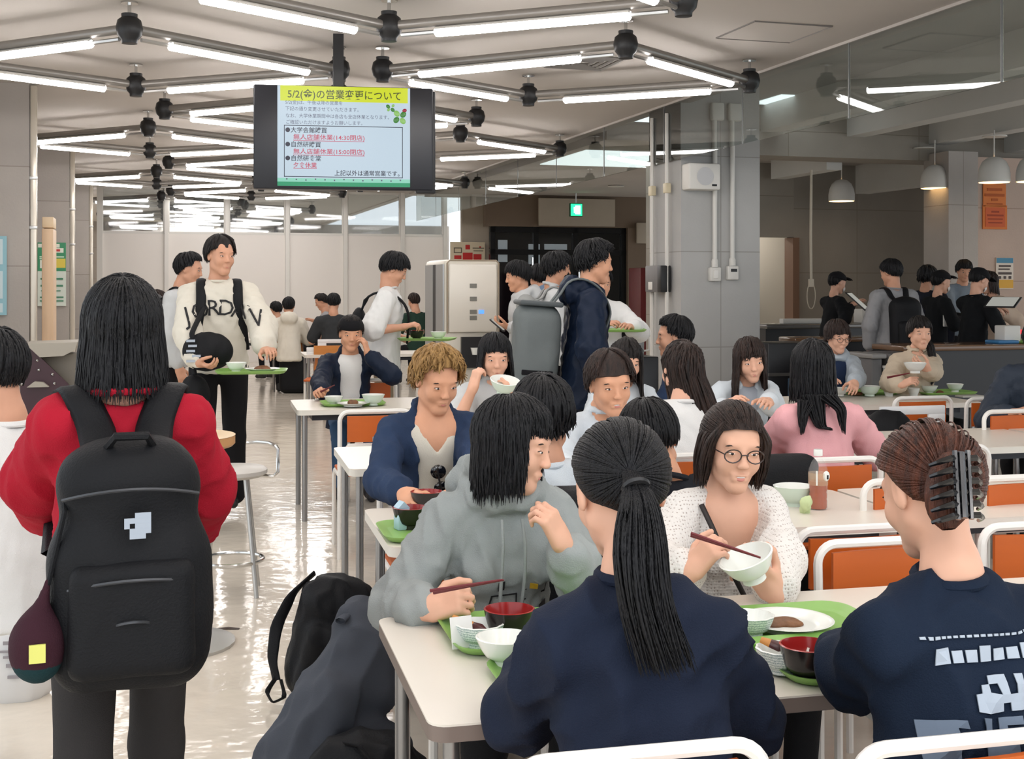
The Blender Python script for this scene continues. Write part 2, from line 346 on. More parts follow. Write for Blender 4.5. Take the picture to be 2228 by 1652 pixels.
# glass smoke screen under the ceiling edge
t = thing('smoke_screen', 'row of clear glass sheets hanging from the ceiling edge in front of the serving area', 'glass screen', uv(UB, 0, HC), TH)
mg = mat('screen_glass', (228,236,234), .015, trans=1., spec=.6)
for k in range(12):
    v0 = 3.0+1.72*k
    if v0+1.7 > PV-.05 and v0 < PV+.85 and UB > PU: continue
    mb = MB(); mb.box((0, v0+.855, -.29), (.008, 1.7, .58)); mb.obj('sheet', mg, t, smooth=False)
    if k: mb = MB(); mb.box((0, v0, -.29), (.012, .012, .58)); mb.obj('joint', mat('joint_grey', (120,122,122), .5), t, smooth=False)
mb = MB(); mb.box((0, 13, 0), (.03, 22, .035)); mb.obj('rail', m_alu, t, smooth=False)
# ---- kitchen and serving area behind the pillar
VK = 15.6
uk0, uk1 = pxv(1600, VK), pxv(2075, VK); ud0, ud1 = pxv(1650, VK), pxv(1727, VK)
wall('wall_kitchen', ud1, uk1+3, VK, VK+.2, 0, 3.3, m_conc_d)
wall('wall_kitchen_lintel', ud0-1.6, ud1, VK, VK+.2, 2.15, 3.3, m_conc_d)
wall('wall_kitchen_left', ud0-1.6, ud0-.1, VK, VK+.2, 0, 2.15, m_conc_d)
wall('wall_scullery', ud0-.8, ud1+1.0, VK+1.6, VK+1.7, 0, 2.6, mat('white_tile', (228,220,208), .3, emit=.0))
fr = MB(); fr.box((0, 0, 1.07), (.1, .24, 2.14)); o = struct(fr.obj('door_2', mat('door_jamb', (128,98,78), .6), smooth=False)); o.location = uv(ud1, VK+.05, 0); o.rotation_euler = (0, 0, TH)
t = thing('shelf_rack', 'metal rack of pans inside the lit scullery doorway', 'rack', uv((ud0+ud1)/2-.05, VK+1.2, 0), TH)
for z in (.9, 1.25, 1.6): MB().box((0, 0, z), (.5, .3, .02)).obj('shelf', m_alu, t, smooth=False)
for x in (-.24, .24): MB().box((x, 0, .85), (.03, .3, 1.7)).obj('post', m_alu, t, smooth=False)
for i, z in enumerate((.96, 1.31)): MB().lathe([(.06, 0), (.09, .1), (.085, .1)], c=(-.05+.1*i, 0, z-.05)).obj('pan', m_chrome, t)
t = thing('scullery_light', 'tube light over the lit scullery doorway', 'ceiling light', uv((ud0+ud1)/2, VK+.9, 2.5), TH)
MB().rbox((0, 0, 0), (1.2, .12, .05), .01).obj('housing', m_white, t); MB().tube([(-.55, 0, -.04), (.55, 0, -.04)], .018, 8).obj('tube', mat('scullery_tube', (255,248,236), .4, emit=45), t)
# right pillar and the wall of notices
VR = 12.9
wall('pillar_right', pxv(2064, VR), pxv(2128, VR), VR, VR+.5, 0, 3.1, m_conc)
wall('wall_notice', pxv(2128, VR+.1), 16, VR+.1, VR+.3, 0, 3.05, m_conc_p)
def sheet(name, lab, px, py, w, h, v, col, dets, cat='notice'):
    u = pxv(px, v); d = uv(u, v).y
    t = thing(name, lab, cat, uv(u, v-.012, H-(py-HY)*d/F), TH); k = d/F
    MB().box((0, 0, 0), (w*k, .012, h*k)).obj('paper', mat(name+'_paper', col, .6), t, smooth=False)
    for i, (nm, c, rects) in enumerate(dets):
        mb = MB()
        for (x, y, w2, h2) in rects: mb.box((x*k, -.009-.001*i, -y*k), (w2*k, .004, h2*k))
        mb.obj(nm, mat('ink_%02x%02x%02x' % c, c, .7), t, smooth=False)
    return t
sheet('orange_notice', 'plain orange notice beside the right pillar, the upper of two', 2162, 425, 58, 50, VR+.1, (214,116,40), [('lettering', (176,84,24), [(0,-12,38,6), (0,0,50,6), (0,10,16,5), (0,19,40,3)])])
sheet('orange_notice', 'white-bordered orange notice beside the right pillar, the lower of two', 2163, 473, 62, 52, VR+.1, (226,196,180), [('field', (206,96,50), [(0,0,50,42)]), ('lettering', (160,64,30), [(0,-12,20,4), (0,-4,42,4), (0,4,38,3), (0,12,36,3)])])
sheet('serving_poster', 'white poster with blue head and yellow foot on the serving wall', 2184, 595, 44, 68, VR+.1, (226,214,200), [('header', (80,140,170), [(0,-28,42,11)]), ('footer', (224,172,70), [(0,23,42,18)]), ('lettering', (90,78,74), [(0,-16,30,4), (-2,-9,28,3), (0,0,34,5), (-13,9,6,6), (0,9,6,6), (13,9,6,6)])])
# dome pendants over the counter
def pendant(px, py, v, lab, r=.17):
    u = pxv(px, v); d = uv(u, v).y; z = H-(py-HY)*d/F
    t = thing('pendant_lamp', lab, 'lamp', uv(u, v, z), TH, 'white dome pendant lamps over the serving counter')
    prof = [(r, -.14), (r*1.0, -.05), (r*.93, .02), (r*.75, .09), (r*.45, .135), (.02, .15)]
    MB().lathe(prof+[(r*.42, .125), (r*.72, .08), (r*.9, .015), (r*.97, -.05), (r*.97, -.14)][::1], n=24, caps=(0, 0)).obj('shade', m_white, t)
    MB().lathe([(.001, -.143), (r*.94, -.143), (r*.94, -.135), (.001, -.135)], n=20).obj('diffuser', mat('warm_lamp', (255,206,140), .5, emit=3), t)
    MB().tube([(0, 0, .15), (0, 0, .15+max(.3, 3.15-z-.15))], .008, 6).obj('cord', m_white, t)
pendant(1831, 415, 14.6, 'smallest white dome pendant lamp, left of the other three'); pendant(2034, 385, 13.1, 'white dome pendant lamp hanging just left of the right pillar')
pendant(2163, 370, 11.9, 'white dome pendant lamp hanging over the orange notices', .175); pendant(2246, 368, 11.7, 'white dome pendant lamp cut by the right edge of the picture', .175)
t = thing('pull_cord', 'pale hanging cord ending in a loop in front of the kitchen wall', 'cord', P(1765, 620, 13.4))
k = 13.4/F; MB().tube([(0, 0, 250*k), (-1*k, 0, 100*k), (0, 0, 8*k)], .014, 6).obj('cord', mat('cord_cream', (196,186,168), .8), t)
MB().rbox((0, 0, 4*k), (.055, .05, .09), .01).obj('grip', mat('cord_cream', (0,)*3), t)
MB().tube([(9*k*math.sin(a)*1., 0, -24*k-28*k*math.cos(a)) for a in [2*math.pi*i/20 for i in range(20)]], .006, 5, closed=True).obj('loop', mat('cord_cream', (0,)*3), t)
# ---- diamond shaped light frames under the ceiling
m_rail = mat('satin_rail', (150,146,141), .38, .55); m_tube = mat('lamp_tube', (255,250,248), .4, emit=LAMP_E)
b0 = Vector((-2.46, 7.98, 0)); Rv = Vector((3.24, .53, 0)); Pv = Vector((-1.34, 4.98, 0))
ZN = 3.13
def lat(a, c): return b0+Rv*a+Pv*c
cols = {0.: 'left', .5: 'middle', 1.: 'right'}
def diamond(a, j, seen=True):
    c0 = j if a != .5 else j+.482
    pts = [lat(a, c0), lat(a+.456, c0+.254), lat(a-.01, c0+.452), lat(a-.445, c0+.244)]
    beyond = uv(0, 0).length == 0 and (pts[0].y*math.cos(TH)-pts[0].x*UY) > VP0-.8
    n_ = ['first', 'second', 'third', 'fourth', 'fifth', 'sixth', 'seventh', 'eighth'][j+2]
    t = thing('diamond_light_frame', 'diamond frame of glowing ceiling tubes, %s of the %s line counting from the camera' % (n_, cols[a]), 'ceiling light', (pts[0].x, pts[0].y, HC), 0, 'diamond light frames under the ceiling')
    o0 = Vector((pts[0].x, pts[0].y, HC))
    for p in pts:
        q = p-Vector((pts[0].x, pts[0].y, 0)); z = ZN-HC
        c = MB().lathe([(.038, z-.10), (.05, z-.098), (.052, z-.075), (.075, z-.05), (.086, z), (.075, z+.05), (.05, z+.07), (.052, z+.092), (.03, z+.095)], c=(q.x, q.y, 0), n=14).obj('connector', m_black, t)
        MB().lathe([(.012, z+.09), (.012, -.012), (.055, -.012), (.055, -.001)], c=(q.x, q.y, 0), n=12).obj('stem', m_chrome, c)
    for i in range(4):
        A, B = pts[i]-Vector((pts[0].x, pts[0].y, 0)), pts[(i+1) % 4]-Vector((pts[0].x, pts[0].y, 0)); A.z = B.z = ZN-HC
        D = (B-A).normalized(); L = (B-A).length; dn = Vector((0, 0, -.062))
        r_ = MB().tube([A+D*.07, B-D*.07], .031, 10).obj('rail', m_rail, t)
        tb = MB().tube([A+D*L*.165+dn, A+D*(L*.165+.01)+dn, A+D*(L*.83-.01)+dn, A+D*L*.83+dn], [.020, .033, .033, .020], 12)
        lt = tb.obj('light_tube', [m_tube, m_white], r_)                # the tube's back is opaque, it shines downwards and to the sides
        for f in lt.data.polygons: f.material_index = 1 if f.normal.z > .25 else 0
        MB().tube([A+D*.09+dn, B-D*.09+dn], .014, 6).obj('lamp_holder', m_alu, r_)
for j in range(-2, 6):
    for a in (0., .5, 1.):
        if a == 1. and j > 2: continue
        diamond(a, j)
# ceiling fittings
t = thing('air_vent', 'square louvred air vent in the ceiling behind the middle light frames', 'vent', uv(*[0, 0])+P(1268, 132, 1.82*F/(HY-132))-Vector((0, 0, .004)), TH)
fr = MB(); fr.box((0, 0, 0), (.62, .62, .012)); fr.obj('frame', mat('vent_frame', (170,166,160), .6), t, smooth=False)
for k in range(4): sz = .5-.12*k; MB().tube([(-sz/2, -sz/2, -.012), (sz/2, -sz/2, -.012), (sz/2, sz/2, -.012), (-sz/2, sz/2, -.012)], .014, 4, closed=True).obj('louvre', mat('vent_dark', (120,116,112), .6), t)
t = thing('access_panel', 'flush square access panel in the ceiling near the glass screen', 'panel', P(1682, 69, 1.82*F/(HY-69))-Vector((0, 0, .003)), TH)
MB().tube([(-.3, -.3, 0), (.3, -.3, 0), (.3, .3, 0), (-.3, .3, 0)], .008, 4, closed=True).obj('frame', mat('panel_line', (120,116,112), .6), t)
MB().box((0, 0, 0), (.58, .58, .008)).obj('lid', m_ceil, t, smooth=False)
# ---- hanging television
t = thing('television', 'black hanging television showing the yellow-headed notice of changed hours', 'television', P(749, 300, 8.8), R(9))
k = 8.8/F
MB().rbox((0, .05, 0), (388*k, .09, 226*k), .012).obj('case', mat('tv_black', (24,25,32), .35), t)
MB().rbox((.0, .14, 0), (1.0, .10, .5), .03).obj('back', m_black, t)
MB().rbox((178*k, .06, -.02), (.14, .1, 226*k), .01).obj('side_arm', m_black, t)
MB().box((-12*k, .14, .48), (.075, .06, .56)).obj('pole', m_black, t, smooth=False)
def rects(L, y): 
    mb = MB()
    for (x0, x1, y0, y1) in L: mb.box((((x0+x1)/2-749)*k, y, -((y0+y1)/2-300)*k), ((x1-x0)*k, .002, (y1-y0)*k))
    return mb
scr = rects([(606, 892, 189, 406)], .0).obj('screen', glow('screen_white', (205,225,240)), t, smooth=False)
rects([(612, 887, 189, 222)], -.002).obj('header', glow('screen_yellow', (222,235,20)), scr, smooth=False)
rects([(606, 892, 397, 406)], -.002).obj('green_foot', glow('screen_green', (30,160,110)), scr, smooth=False)
g2 = rects([(606, 892, 389, 397)], -.002).obj('pale_foot', glow('screen_mint', (150,225,200)), scr, smooth=False)
ink = glow('screen_ink', (30,36,60)); inkr = glow('screen_red', (205,62,96)); inkg = glow('screen_grey', (96,98,122)); inkd = glow('screen_dark', (70,80,10))
def line(mb, s, x0, x1, y, size, bold=.0):
    V, Fc = text_mesh(s, 1., 'LEFT', 0, bold); 
    w = V[:, 0].max()-V[:, 0].min(); V[:, 0] = (V[:, 0]-V[:, 0].min())*(x1-x0)/w; V[:, 1] *= size
    mb.add(np.stack([(V[:, 0]+x0-749)*k, np.full(len(V), -.005), -(y-300)*k+(V[:, 1]-.36*size)*k], 1), Fc)
a = MB(); line(a, '5/2(金)の営業変更について', 628, 872, 207, 22, .012); a.obj('title_text', inkd, scr, smooth=False)
a = MB()
line(a, '5/2(金)は、午後以降の営業を', 623, 745, 225, 10); line(a, '下記の通り変更させていただきます。', 623, 780, 239, 10)
line(a, 'なお、大学休業期間中は各店も全店休業となります。', 624, 846, 254, 10); line(a, 'ご確認いただけますようお願いします。', 625, 788, 268, 10)
a.obj('small_text', inkg, scr, smooth=False)
a = MB(); line(a, '●大学会館購買', 623, 712, 285, 13, .01); line(a, '●自然研購買', 623, 699, 316, 13, .01); line(a, '●自然研食堂', 623, 699, 346, 13, .01); line(a, '上記以外は通常営業です。', 728, 869, 377, 13, .01)
for (x0, x1, y0, y1) in ((620, 876, 274.5, 276), (620, 876, 385, 386.5), (620, 621.5, 275, 386), (874.5, 876, 275, 386)): a.box((((x0+x1)/2-749)*k, -.004, -((y0+y1)/2-300)*k), ((x1-x0)*k, .002, (y1-y0)*k))
a.obj('black_text', ink, scr, smooth=False)
a = MB(); line(a, '無人店舗休業(14:30閉店)', 640, 793, 300, 13, .01); line(a, '無人店舗休業(15:00閉店)', 640, 793, 331, 13, .01); line(a, '夕食休業', 640, 690, 361, 13, .01)
for (x0, x1, y) in ((640, 793, 308), (640, 793, 339), (640, 690, 368)): a.box((((x0+x1)/2-749)*k, -.004, -(y-300)*k), ((x1-x0)*k, .002, 1.1*k))
a.obj('red_text', inkr, scr, smooth=False)
def leaf(mb, x, y, r, ang):
    M = Matrix.Rotation(ang, 3, 'Y'); mb.ball(((x-749)*k, -.004, -(y-300)*k), (r*k, .003, r*1.25*k), 10, 6, M=M)
a = MB(); leaf(a, 877, 247, 6, .7); leaf(a, 862, 259, 6, .7); leaf(a, 844, 230, 4, -.8); leaf(a, 854, 237, 4, -.8); a.obj('clover', glow('clover_dark', (70,140,60)), scr)
a = MB(); leaf(a, 863, 245, 6, -.7); leaf(a, 876, 261, 6, -.7); leaf(a, 855, 228, 3, .7); leaf(a, 845, 237, 3, .7); a.obj('clover', glow('clover_pale', (150,205,110)), scr)
a = MB(); leaf(a, 880, 238, 4, 1.2); a.obj('ladybird', glow('ladybird', (170,30,60)), scr)
a = MB()
for i in range(13): a.box(((626+20.4*i-749)*k, -.004, -(391+(i % 3)-300)*k), (3*k, .002, 3*k))
a.obj('foot_motif', inkg, scr, smooth=False)
# posters on the left pillars and by the entrance
sheet('green_poster', 'green and white notice poster on the second left pillar', 113, 597, 58, 138, 16.83, (222,232,222), [
    ('field', (70,150,110), [(0,-38,58,62)]), ('panels', (236,240,228), [(-6,-62,44,8), (4,-52,40,10), (-12,-22,24,18)]), ('sun', (226,206,90), [(18,-24,20,20)]), ('lettering', (80,140,110), [(0,10,46,4), (0,25,46,4), (-2,36,40,2), (0,50,48,3), (0,58,48,3), (0,54,2,2)]), ('strokes', (200,230,205), [(0,-38,50,3), (-10,-34,30,3)]), ('mark', (200,70,70), [(8,-52,18,5)])], 'poster')
sheet('blue_poster', 'pale blue poster on the nearest left pillar at the picture edge', 0, 600, 28, 172, 11.98, (150,196,208), [('fields', (206,224,230), [(-3,-52,18,55), (-3,20,18,60), (-3,70,18,20)])], 'poster')
sheet('recruit_poster', 'cream poster with red lettering over the dispenser', 1017, 548, 78, 42, 22.9, (222,208,180), [('lettering', (196,44,44), [(0,10,22,16), (28,-10,4,4), (-22,12,16,8), (22,12,18,14), (0,-10,10,10)]), ('marks', (110,100,84), [(-22,-8,16,2), (-22,2,16,2), (-30,-3,2,12), (-14,-3,2,12), (24,-8,26,2), (24,-2,22,2)])], 'poster')
# ================================================================ TABLES AND CHAIRS
TT = R(13.5); TX, TY = math.cos(TT), math.sin(TT)
def tv(u, v, z=0.): return Vector((u*TX-v*TY, u*TY+v*TX, z))         # table axes
ZTOP = .70
m_top = mat('table_top', (226,219,207), .32, spec=.4, var=.015, vscale=2)
m_edge = mat('table_edge', (120,106,98), .5); m_edge_w = mat('table_edge_white', (224,220,210), .4)
m_leg = mat('table_leg', (150,148,146), .3, .8); m_dark = mat('dark_steel', (52,54,60), .45, .4)
m_orange = mat('orange_seat', (192,90,20), .45, var=.06, vscale=2, stretch=(1, 6, 6)); m_wtube = mat('white_tube', (234,231,225), .3)
m_ply = mat('plywood_seat', (196,124,52), .45, var=.08, vscale=3, stretch=(1, 1, 8)); m_grey = mat('grey_tag', (150,146,142), .5)
m_wplas = mat('white_plastic', (232,232,232), .35); m_woodtop = mat('wood_edge', (196,146,92), .4, var=.1, vscale=3)
def table(u0, u1, v0, v1, lab, edge=m_edge, group='white canteen tables', bar=False):
    c = tv((u0+u1)/2, (v0+v1)/2); t = thing('canteen_table', lab, 'table', c, TT, group); L, D = u1-u0-.012, v1-v0-.012
    MB().rbox((0, 0, ZTOP-.003), (L, D, .006), .0028).obj('tabletop', m_top, t) if False else None
    mb = MB(); pts = []
    for (sx, sy, a0) in ((1,1,0),(-1,1,90),(-1,-1,180),(1,-1,270)):
        for i in range(6): a = R(a0+18*i); pts.append((sx*(L/2-.035)+.035*math.cos(a), sy*(D/2-.035)+.035*math.sin(a)))
    mb.plate(pts, ZTOP-.004, ZTOP); mb.obj('tabletop', m_top, t)
    MB().plate(pts, ZTOP-.032, ZTOP-.0042).obj('edge_band', edge, t)
    MB().box((0, 0, ZTOP-.055), (L-.2, D-.24, .045)).obj('apron', m_dark, t, smooth=False)
    for sx in (-1, 1):
        for sy in (-1, 1): MB().tube([(sx*(L/2-.05), sy*(D/2-.06), 0), (sx*(L/2-.05), sy*(D/2-.06), ZTOP-.033)], .017, 10).obj('leg', m_leg, t)
    return t
table(.365, 2.165, 2.158, 2.905, 'white canteen table nearest the camera, holding the grey-hooded diner\'s tray')
table(2.18, 3.98, 2.158, 2.905, 'white canteen table at the right edge, next to the nearest one')
table(.50, 2.29, 3.66, 4.325, 'white canteen table with the tea bottle standing on it', m_edge_w)
table(2.295, 4.09, 3.66, 4.325, 'white canteen table behind the woman with the hair clip', m_edge_w)
table(.55, 2.36, 5.25, 6.0, 'white canteen table hidden behind the diners, in front of the walking man', m_edge_w)
table(2.365, 4.16, 5.25, 5.98, 'white canteen table with a cool sheen, right of the pink cardigan', m_edge_w)
table(4.18, 5.98, 5.25, 5.98, 'white canteen table at the right edge, in front of the dark jacket', m_edge_w)
table(3.1, 4.98, 7.28, 8.0, 'white canteen table in front of the beige-jacketed diner', m_edge_w)
table(2.34, 3.09, 7.28, 8.0, 'white canteen table by the concrete pillar, behind the long-haired diners', m_edge_w)
table(.496, 2.3, 7.79, 8.54, 'white canteen table of the man in the dark cap', m_edge_w)
table(.97, 2.7, 13.9, 14.65, 'small far white table behind the man in the dark cap', m_edge_w)
table(.2, 2.0, 17.75, 18.45, 'farthest white table in front of the seated men by the partition', m_edge_w)
# chair prototype: stands at the origin, its sitter looks along +Y
def make_chair(kind):
    t = thing('canteen_chair', '', 'chair')
    if kind == 'white':
        MB().rbox((0, .02, .44), (.40, .40, .022), .01).obj('seat', m_orange, t)
        b = MB()
        for (x, z, w, h) in ((0, .755, .42, .05), (0, .645, .42, .09), (-.155, .71, .11, .045), (.155, .71, .11, .045)): b.rbox((x, -.215, z), (w, .018, h), .006)
        b.obj('backrest', m_wplas, t)
    else:
        m = m_orange if kind == 'orange' else m_ply
        MB().rbox((0, .02, .445), (.37, .38, .018), .008).obj('seat', m, t)
        mb = MB(); n = 10; V = []; Fc = []
        zt, zb = (.772, .632) if kind == 'orange' else (.80, .52)
        w = .155 if kind == 'orange' else .20
        for i in range(n+1):
            x = -w+2*w*i/n; y = -.212-.018*(1-(x/w)**2)
            for (dy, z) in ((-.006, zb), (-.006, zt), (.006, zt), (.006, zb)): V.append((x, y+dy, z))
        for i in range(n):
            a = 4*i
            for k in range(4): Fc.append((a+k, a+4+k, a+4+(k+1) % 4, a+(k+1) % 4))
        Fc += [(3, 2, 1, 0), (4*n, 4*n+1, 4*n+2, 4*n+3)]
        mb.add(V, Fc); mb.obj('backrest', m, t, ang=30)
        g = .026 if kind == 'orange' else .05
        MB().rbox((0, -.24, zb+g*.6), (g*1.7, .008, g), .003).obj('tag_plate', m_grey, t)
    mt = m_wtube if kind != 'ply' else m_leg
    def arc(cx, cz, r, a0, a1, y0, k=6): return [(cx+r*math.cos(R(a0+(a1-a0)*i/k)), y0, cz+r*math.sin(R(a0+(a1-a0)*i/k))) for i in range(k+1)]
    pts = [(-.195, -.205, 0), (-.195, -.205, .45)]+[(x, -.215, z) for x, _, z in arc(-.145, .745, .05, 180, 90, 0)]+[(x, -.215, z) for x, _, z in arc(.145, .745, .05, 90, 0, 0)]+[(.195, -.205, .45), (.195, -.205, 0)]
    if kind == 'orange': MB().tube(pts, .0125, 8).obj('back_frame', mt, t)
    else:
        for sx in (-1, 1): MB().tube([(sx*.195, -.205, 0), (sx*.195, -.205, .45), (sx*.19, -.212, .70)], .011, 8).obj('leg', mt, t)
    for sx in (-1, 1):
        MB().tube([(sx*.19, .19, 0), (sx*.188, .19, .40), (sx*.185, .16, .432), (sx*.185, -.12, .432), (sx*.185, -.19, .46), (sx*.18, -.2, .58)] if kind != 'orange' else [(sx*.19, .19, 0), (sx*.188, .19, .40), (sx*.185, .16, .432), (sx*.185, -.19, .432)], .0115, 8).obj('leg', mt, t)
    if kind == 'orange': MB().tube([(-.178, -.195, .43), (-.178, -.205, .57), (-.15, -.212, .612), (.15, -.212, .612), (.178, -.205, .57), (.178, -.195, .43)], .0115, 8).obj('back_rail', mt, t)
    return t
PROTO = {k: make_chair(k) for k in ('orange', 'white', 'ply')}; USED = set()
def chair(x, y, face, lab, kind='orange', group='orange and white canteen chairs'):
    p = PROTO[kind]; rz = TT+R(face)
    if kind not in USED: USED.add(kind); p.location = (x, y, 0); p.rotation_euler = (0, 0, rz); p['label'] = lab; p['group'] = group; return p
    return dup(p, (x, y, 0), rz, lab, group)
def chair_back(px, py, face, lab, kind='orange', z=.80):             # put the middle of the backrest's top where the photograph has it
    p = onz(px, py, z); a = TT+R(face); return chair(p.x-.215*math.sin(a), p.y+.215*math.cos(a), face, lab, kind)
chair_back(1394, 1632, 0, 'white-framed chair under the woman with the ponytail')
chair_back(2118, 1604, 0, 'white-framed chair under the woman with the hair clip')
chair_back(1818, 998, 0, 'white-framed orange chair behind the tea bottle, under the pink cardigan')
chair_back(1988, 1043, 180, 'orange chair mostly hidden by the brown bun, far side of the bottle\'s table')
chair_back(2232, 1036, 180, 'orange chair at the right edge, above the pale far tabletop')
chair_back(1872, 1146, 0, 'empty orange chair between the white knit and the hair clip')
chair_back(2268, 1138, 0, 'empty orange chair cut by the right edge beside the hair clip')
chair_back(1925, 1174, 180, 'orange chair beside the white knit, mostly hidden by the navy shirt')
chair_back(1985, 876, 0, 'white chair with a slotted backrest', 'white')
chair_back(2008, 864, 0, 'orange chair just behind the white slotted chair')
chair_back(2165, 866, 0, 'orange chair beside the dark jacket at the far table')
chair_back(2062, 972, 0, 'orange chair behind the brown bun, in front of the cool table')
chair_back(2210, 893, 180, 'orange chair under the dark-jacketed person at the right edge')
chair_back(818, 893, 0, 'empty orange chair in front of the man in the dark cap')
chair(-.98, 8.72, 180, 'white-framed chair under the man in the dark cap')
for i, (px, py, f, l) in enumerate(((628, 727, 0, 'plywood chair under the man in the white hood'), (722, 752, 0, 'plywood chair half hidden behind the dark cap'), (868, 742, 80, 'plywood chair just right of the man in the white shirt'))): chair_back(px, py, f, l, 'ply')
chair_back(727, 735, 180, 'white slotted chair beyond the far table, left of the dark cap', 'white'); chair_back(708, 752, 170, 'white slotted chair at the near corner of the far table', 'white')
# chairs of the seated diners that only show between bodies
for (x, y, f, l) in ((-.05, 3.2, 180, 'orange chair under the diner in the grey hood'), (.63, 3.4, 180, 'orange chair under the woman in white knit'), (-.27, 4.62, 180, 'orange chair under the diner in the denim jacket'),
                     (.33, 4.78, 180, 'orange chair under the laughing man with parted hair'), (.06, 3.62, 0, 'orange chair under the dark-haired man in white'), (.44, 3.72, 0, 'orange chair under the man in black'), (.72, 5.2, 0, 'orange chair under the woman with long brown hair')):
    chair(x, y, f, l)
# ---- round bar tables and stools on the left
m_stool = mat('stool_grey', (196,192,186), .4)
def stool(loc, rz, lab):
    t = thing('bar_stool', lab, 'stool', loc, rz, 'grey stools with a low back loop')
    MB().lathe([(.02, .56), (.15, .56), (.172, .575), (.172, .592), (.16, .602), (.02, .606)], n=24).obj('seat', m_stool, t)
    for k in range(4):
        a = R(45+90*k); MB().tube([(.10*math.cos(a), .10*math.sin(a), .56), (.175*math.cos(a), .175*math.sin(a), 0)], .011, 8).obj('leg', m_alu, t)
    MB().tube([(.152*math.cos(a), .152*math.sin(a), .16) for a in [2*math.pi*i/28 for i in range(28)]], .010, 8, closed=True).obj('foot_ring', m_chrome, t)
    MB().tube([(.08, .0, .565), (.20, 0, .555), (.222, 0, .575), (.222, 0, .685), (.212, 0, .70), (.18, .09, .705), (.12, .14, .705), (.07, .15, .70)], .009, 8).obj('back_loop', m_chrome, t)
    return t
s_p = onz(498, 1290, 0)
stool((s_p.x+.01, s_p.y, 0), R(10), 'grey stool with a chrome foot ring right of the red sweater')
q = onz(8, 1478, 0); stool((q.x-.06, q.y, 0), R(170), 'grey stool at the lower left edge beside the white printed bag')
q = onz(-22, 1300, 0); stool((q.x, q.y, 0), R(150), 'grey stool behind the one at the lower left edge')
def round_table(c, r, z, lab):
    t = thing('round_table', lab, 'table', c, 0, 'round wooden bar tables')
    MB().lathe([(.02, z-.001), (r, z-.001), (r+.001, z)], n=40).obj('tabletop', mat('round_top', (224,196,156), .3), t)
    MB().lathe([(.02, z-.045), (r-.01, z-.045), (r, z-.035), (r, z-.002)], n=40).obj('edge', m_woodtop, t)
    MB().tube([(0, 0, .02), (0, 0, z-.045)], .035, 12).obj('column', m_alu, t); MB().lathe([(.24, 0), (.24, .012), (.05, .03), (.03, .03)], n=28).obj('base', m_alu, t)
    return t
q = P(382, 948, 5.1); round_table((q.x, q.y, 0), .24, q.z+.0, 'small round wooden table behind the red sweater')
# white printed carrier bag at the lower left
q = onz(45, 1515, 0)
def bag():
    t = thing('carrier_bag', 'white printed plastic bag standing on the floor at the lower left', 'bag', (q.x-.03, q.y, 0), R(8))
    mb = MB(); n = 28; V = []; prof = [(.12, 0), (.135, .03), (.14, .12), (.13, .2), (.10, .27), (.075, .3)]
    for r, z in prof:
        for k in range(n): a = 2*math.pi*k/n; w = 1+.05*math.sin(5*a+9*z)+.03*math.sin(11*a-20*z); V.append((r*w*math.cos(a)*1.0, r*w*math.sin(a)*.7, z))
    Fc = [(i*n+k, i*n+(k+1) % n, (i+1)*n+(k+1) % n, (i+1)*n+k) for i in range(5) for k in range(n)]+[tuple(range(n))[::-1]]
    mb.add(V, Fc); mb.obj('sack', mat('bag_white', (218,218,218), .35), t)
    mb = MB()
    for (x, z, w, h) in ((.03, .22, .07, .012), (.02, .19, .08, .008), (.03, .17, .07, .008), (.03, .14, .05, .012), (.03, .10, .04, .01)): mb.box((x, -.105, z), (w, .006, h))
    mb.obj('lettering', mat('bag_print', (150,146,150), .6), t, smooth=False)
bag()
# tray return bench with a maroon riveted side, by the left pillar
t = thing('tray_return', 'grey tray return hood with a maroon riveted side by the left pillar', 'tray return', P(44, 840, 9.6), TH)
k = 9.6/F
def prism(mb, pts, y0, y1, mi=0):                                      # x-z outline given depth
    n = len(pts); V = [(x, y0, z) for x, z in pts]+[(x, y1, z) for x, z in pts]
    return mb.add(V, [tuple(range(n)), tuple(range(n, 2*n))[::-1]]+[(i, n+i, n+(i+1) % n, (i+1) % n) for i in range(n)], mi)
prism(MB(), [(0, -90*k), (100*k, -90*k), (100*k, 0), (12*k, 92*k), (0, 92*k)], 0, .05).obj('side_panel', mat('maroon_panel', (62,32,42), .4), t, smooth=False)
prism(MB(), [(10*k, 92*k), (118*k, 94*k), (112*k, 76*k), (88*k, 64*k), (40*k, 62*k)], -.02, .5).obj('hood', mat('return_grey', (172,166,154), .5), t, smooth=False)
zb = t.location.z; MB().box((85*k, .35, (65*k-zb)/2), (110*k, .4, 65*k+zb)).obj('cabinet', mat('return_grey_dark', (128,122,112), .6), t, smooth=False)
prism(MB(), [(15*k, -2*k), (60*k, -2*k), (48*k, 8*k), (30*k, 10*k)], -.08, 0).obj('scoop', mat('return_grey', (0,)*3), t)
mb = MB()
for (x, z) in ((4, 86), (7, 65), (35, 55), (38, 34), (66, 24), (3, 4), (70, 4)): mb.ball((x*k, -.003, z*k), .013, 8, 6)
mb.obj('rivet', m_chrome, t)
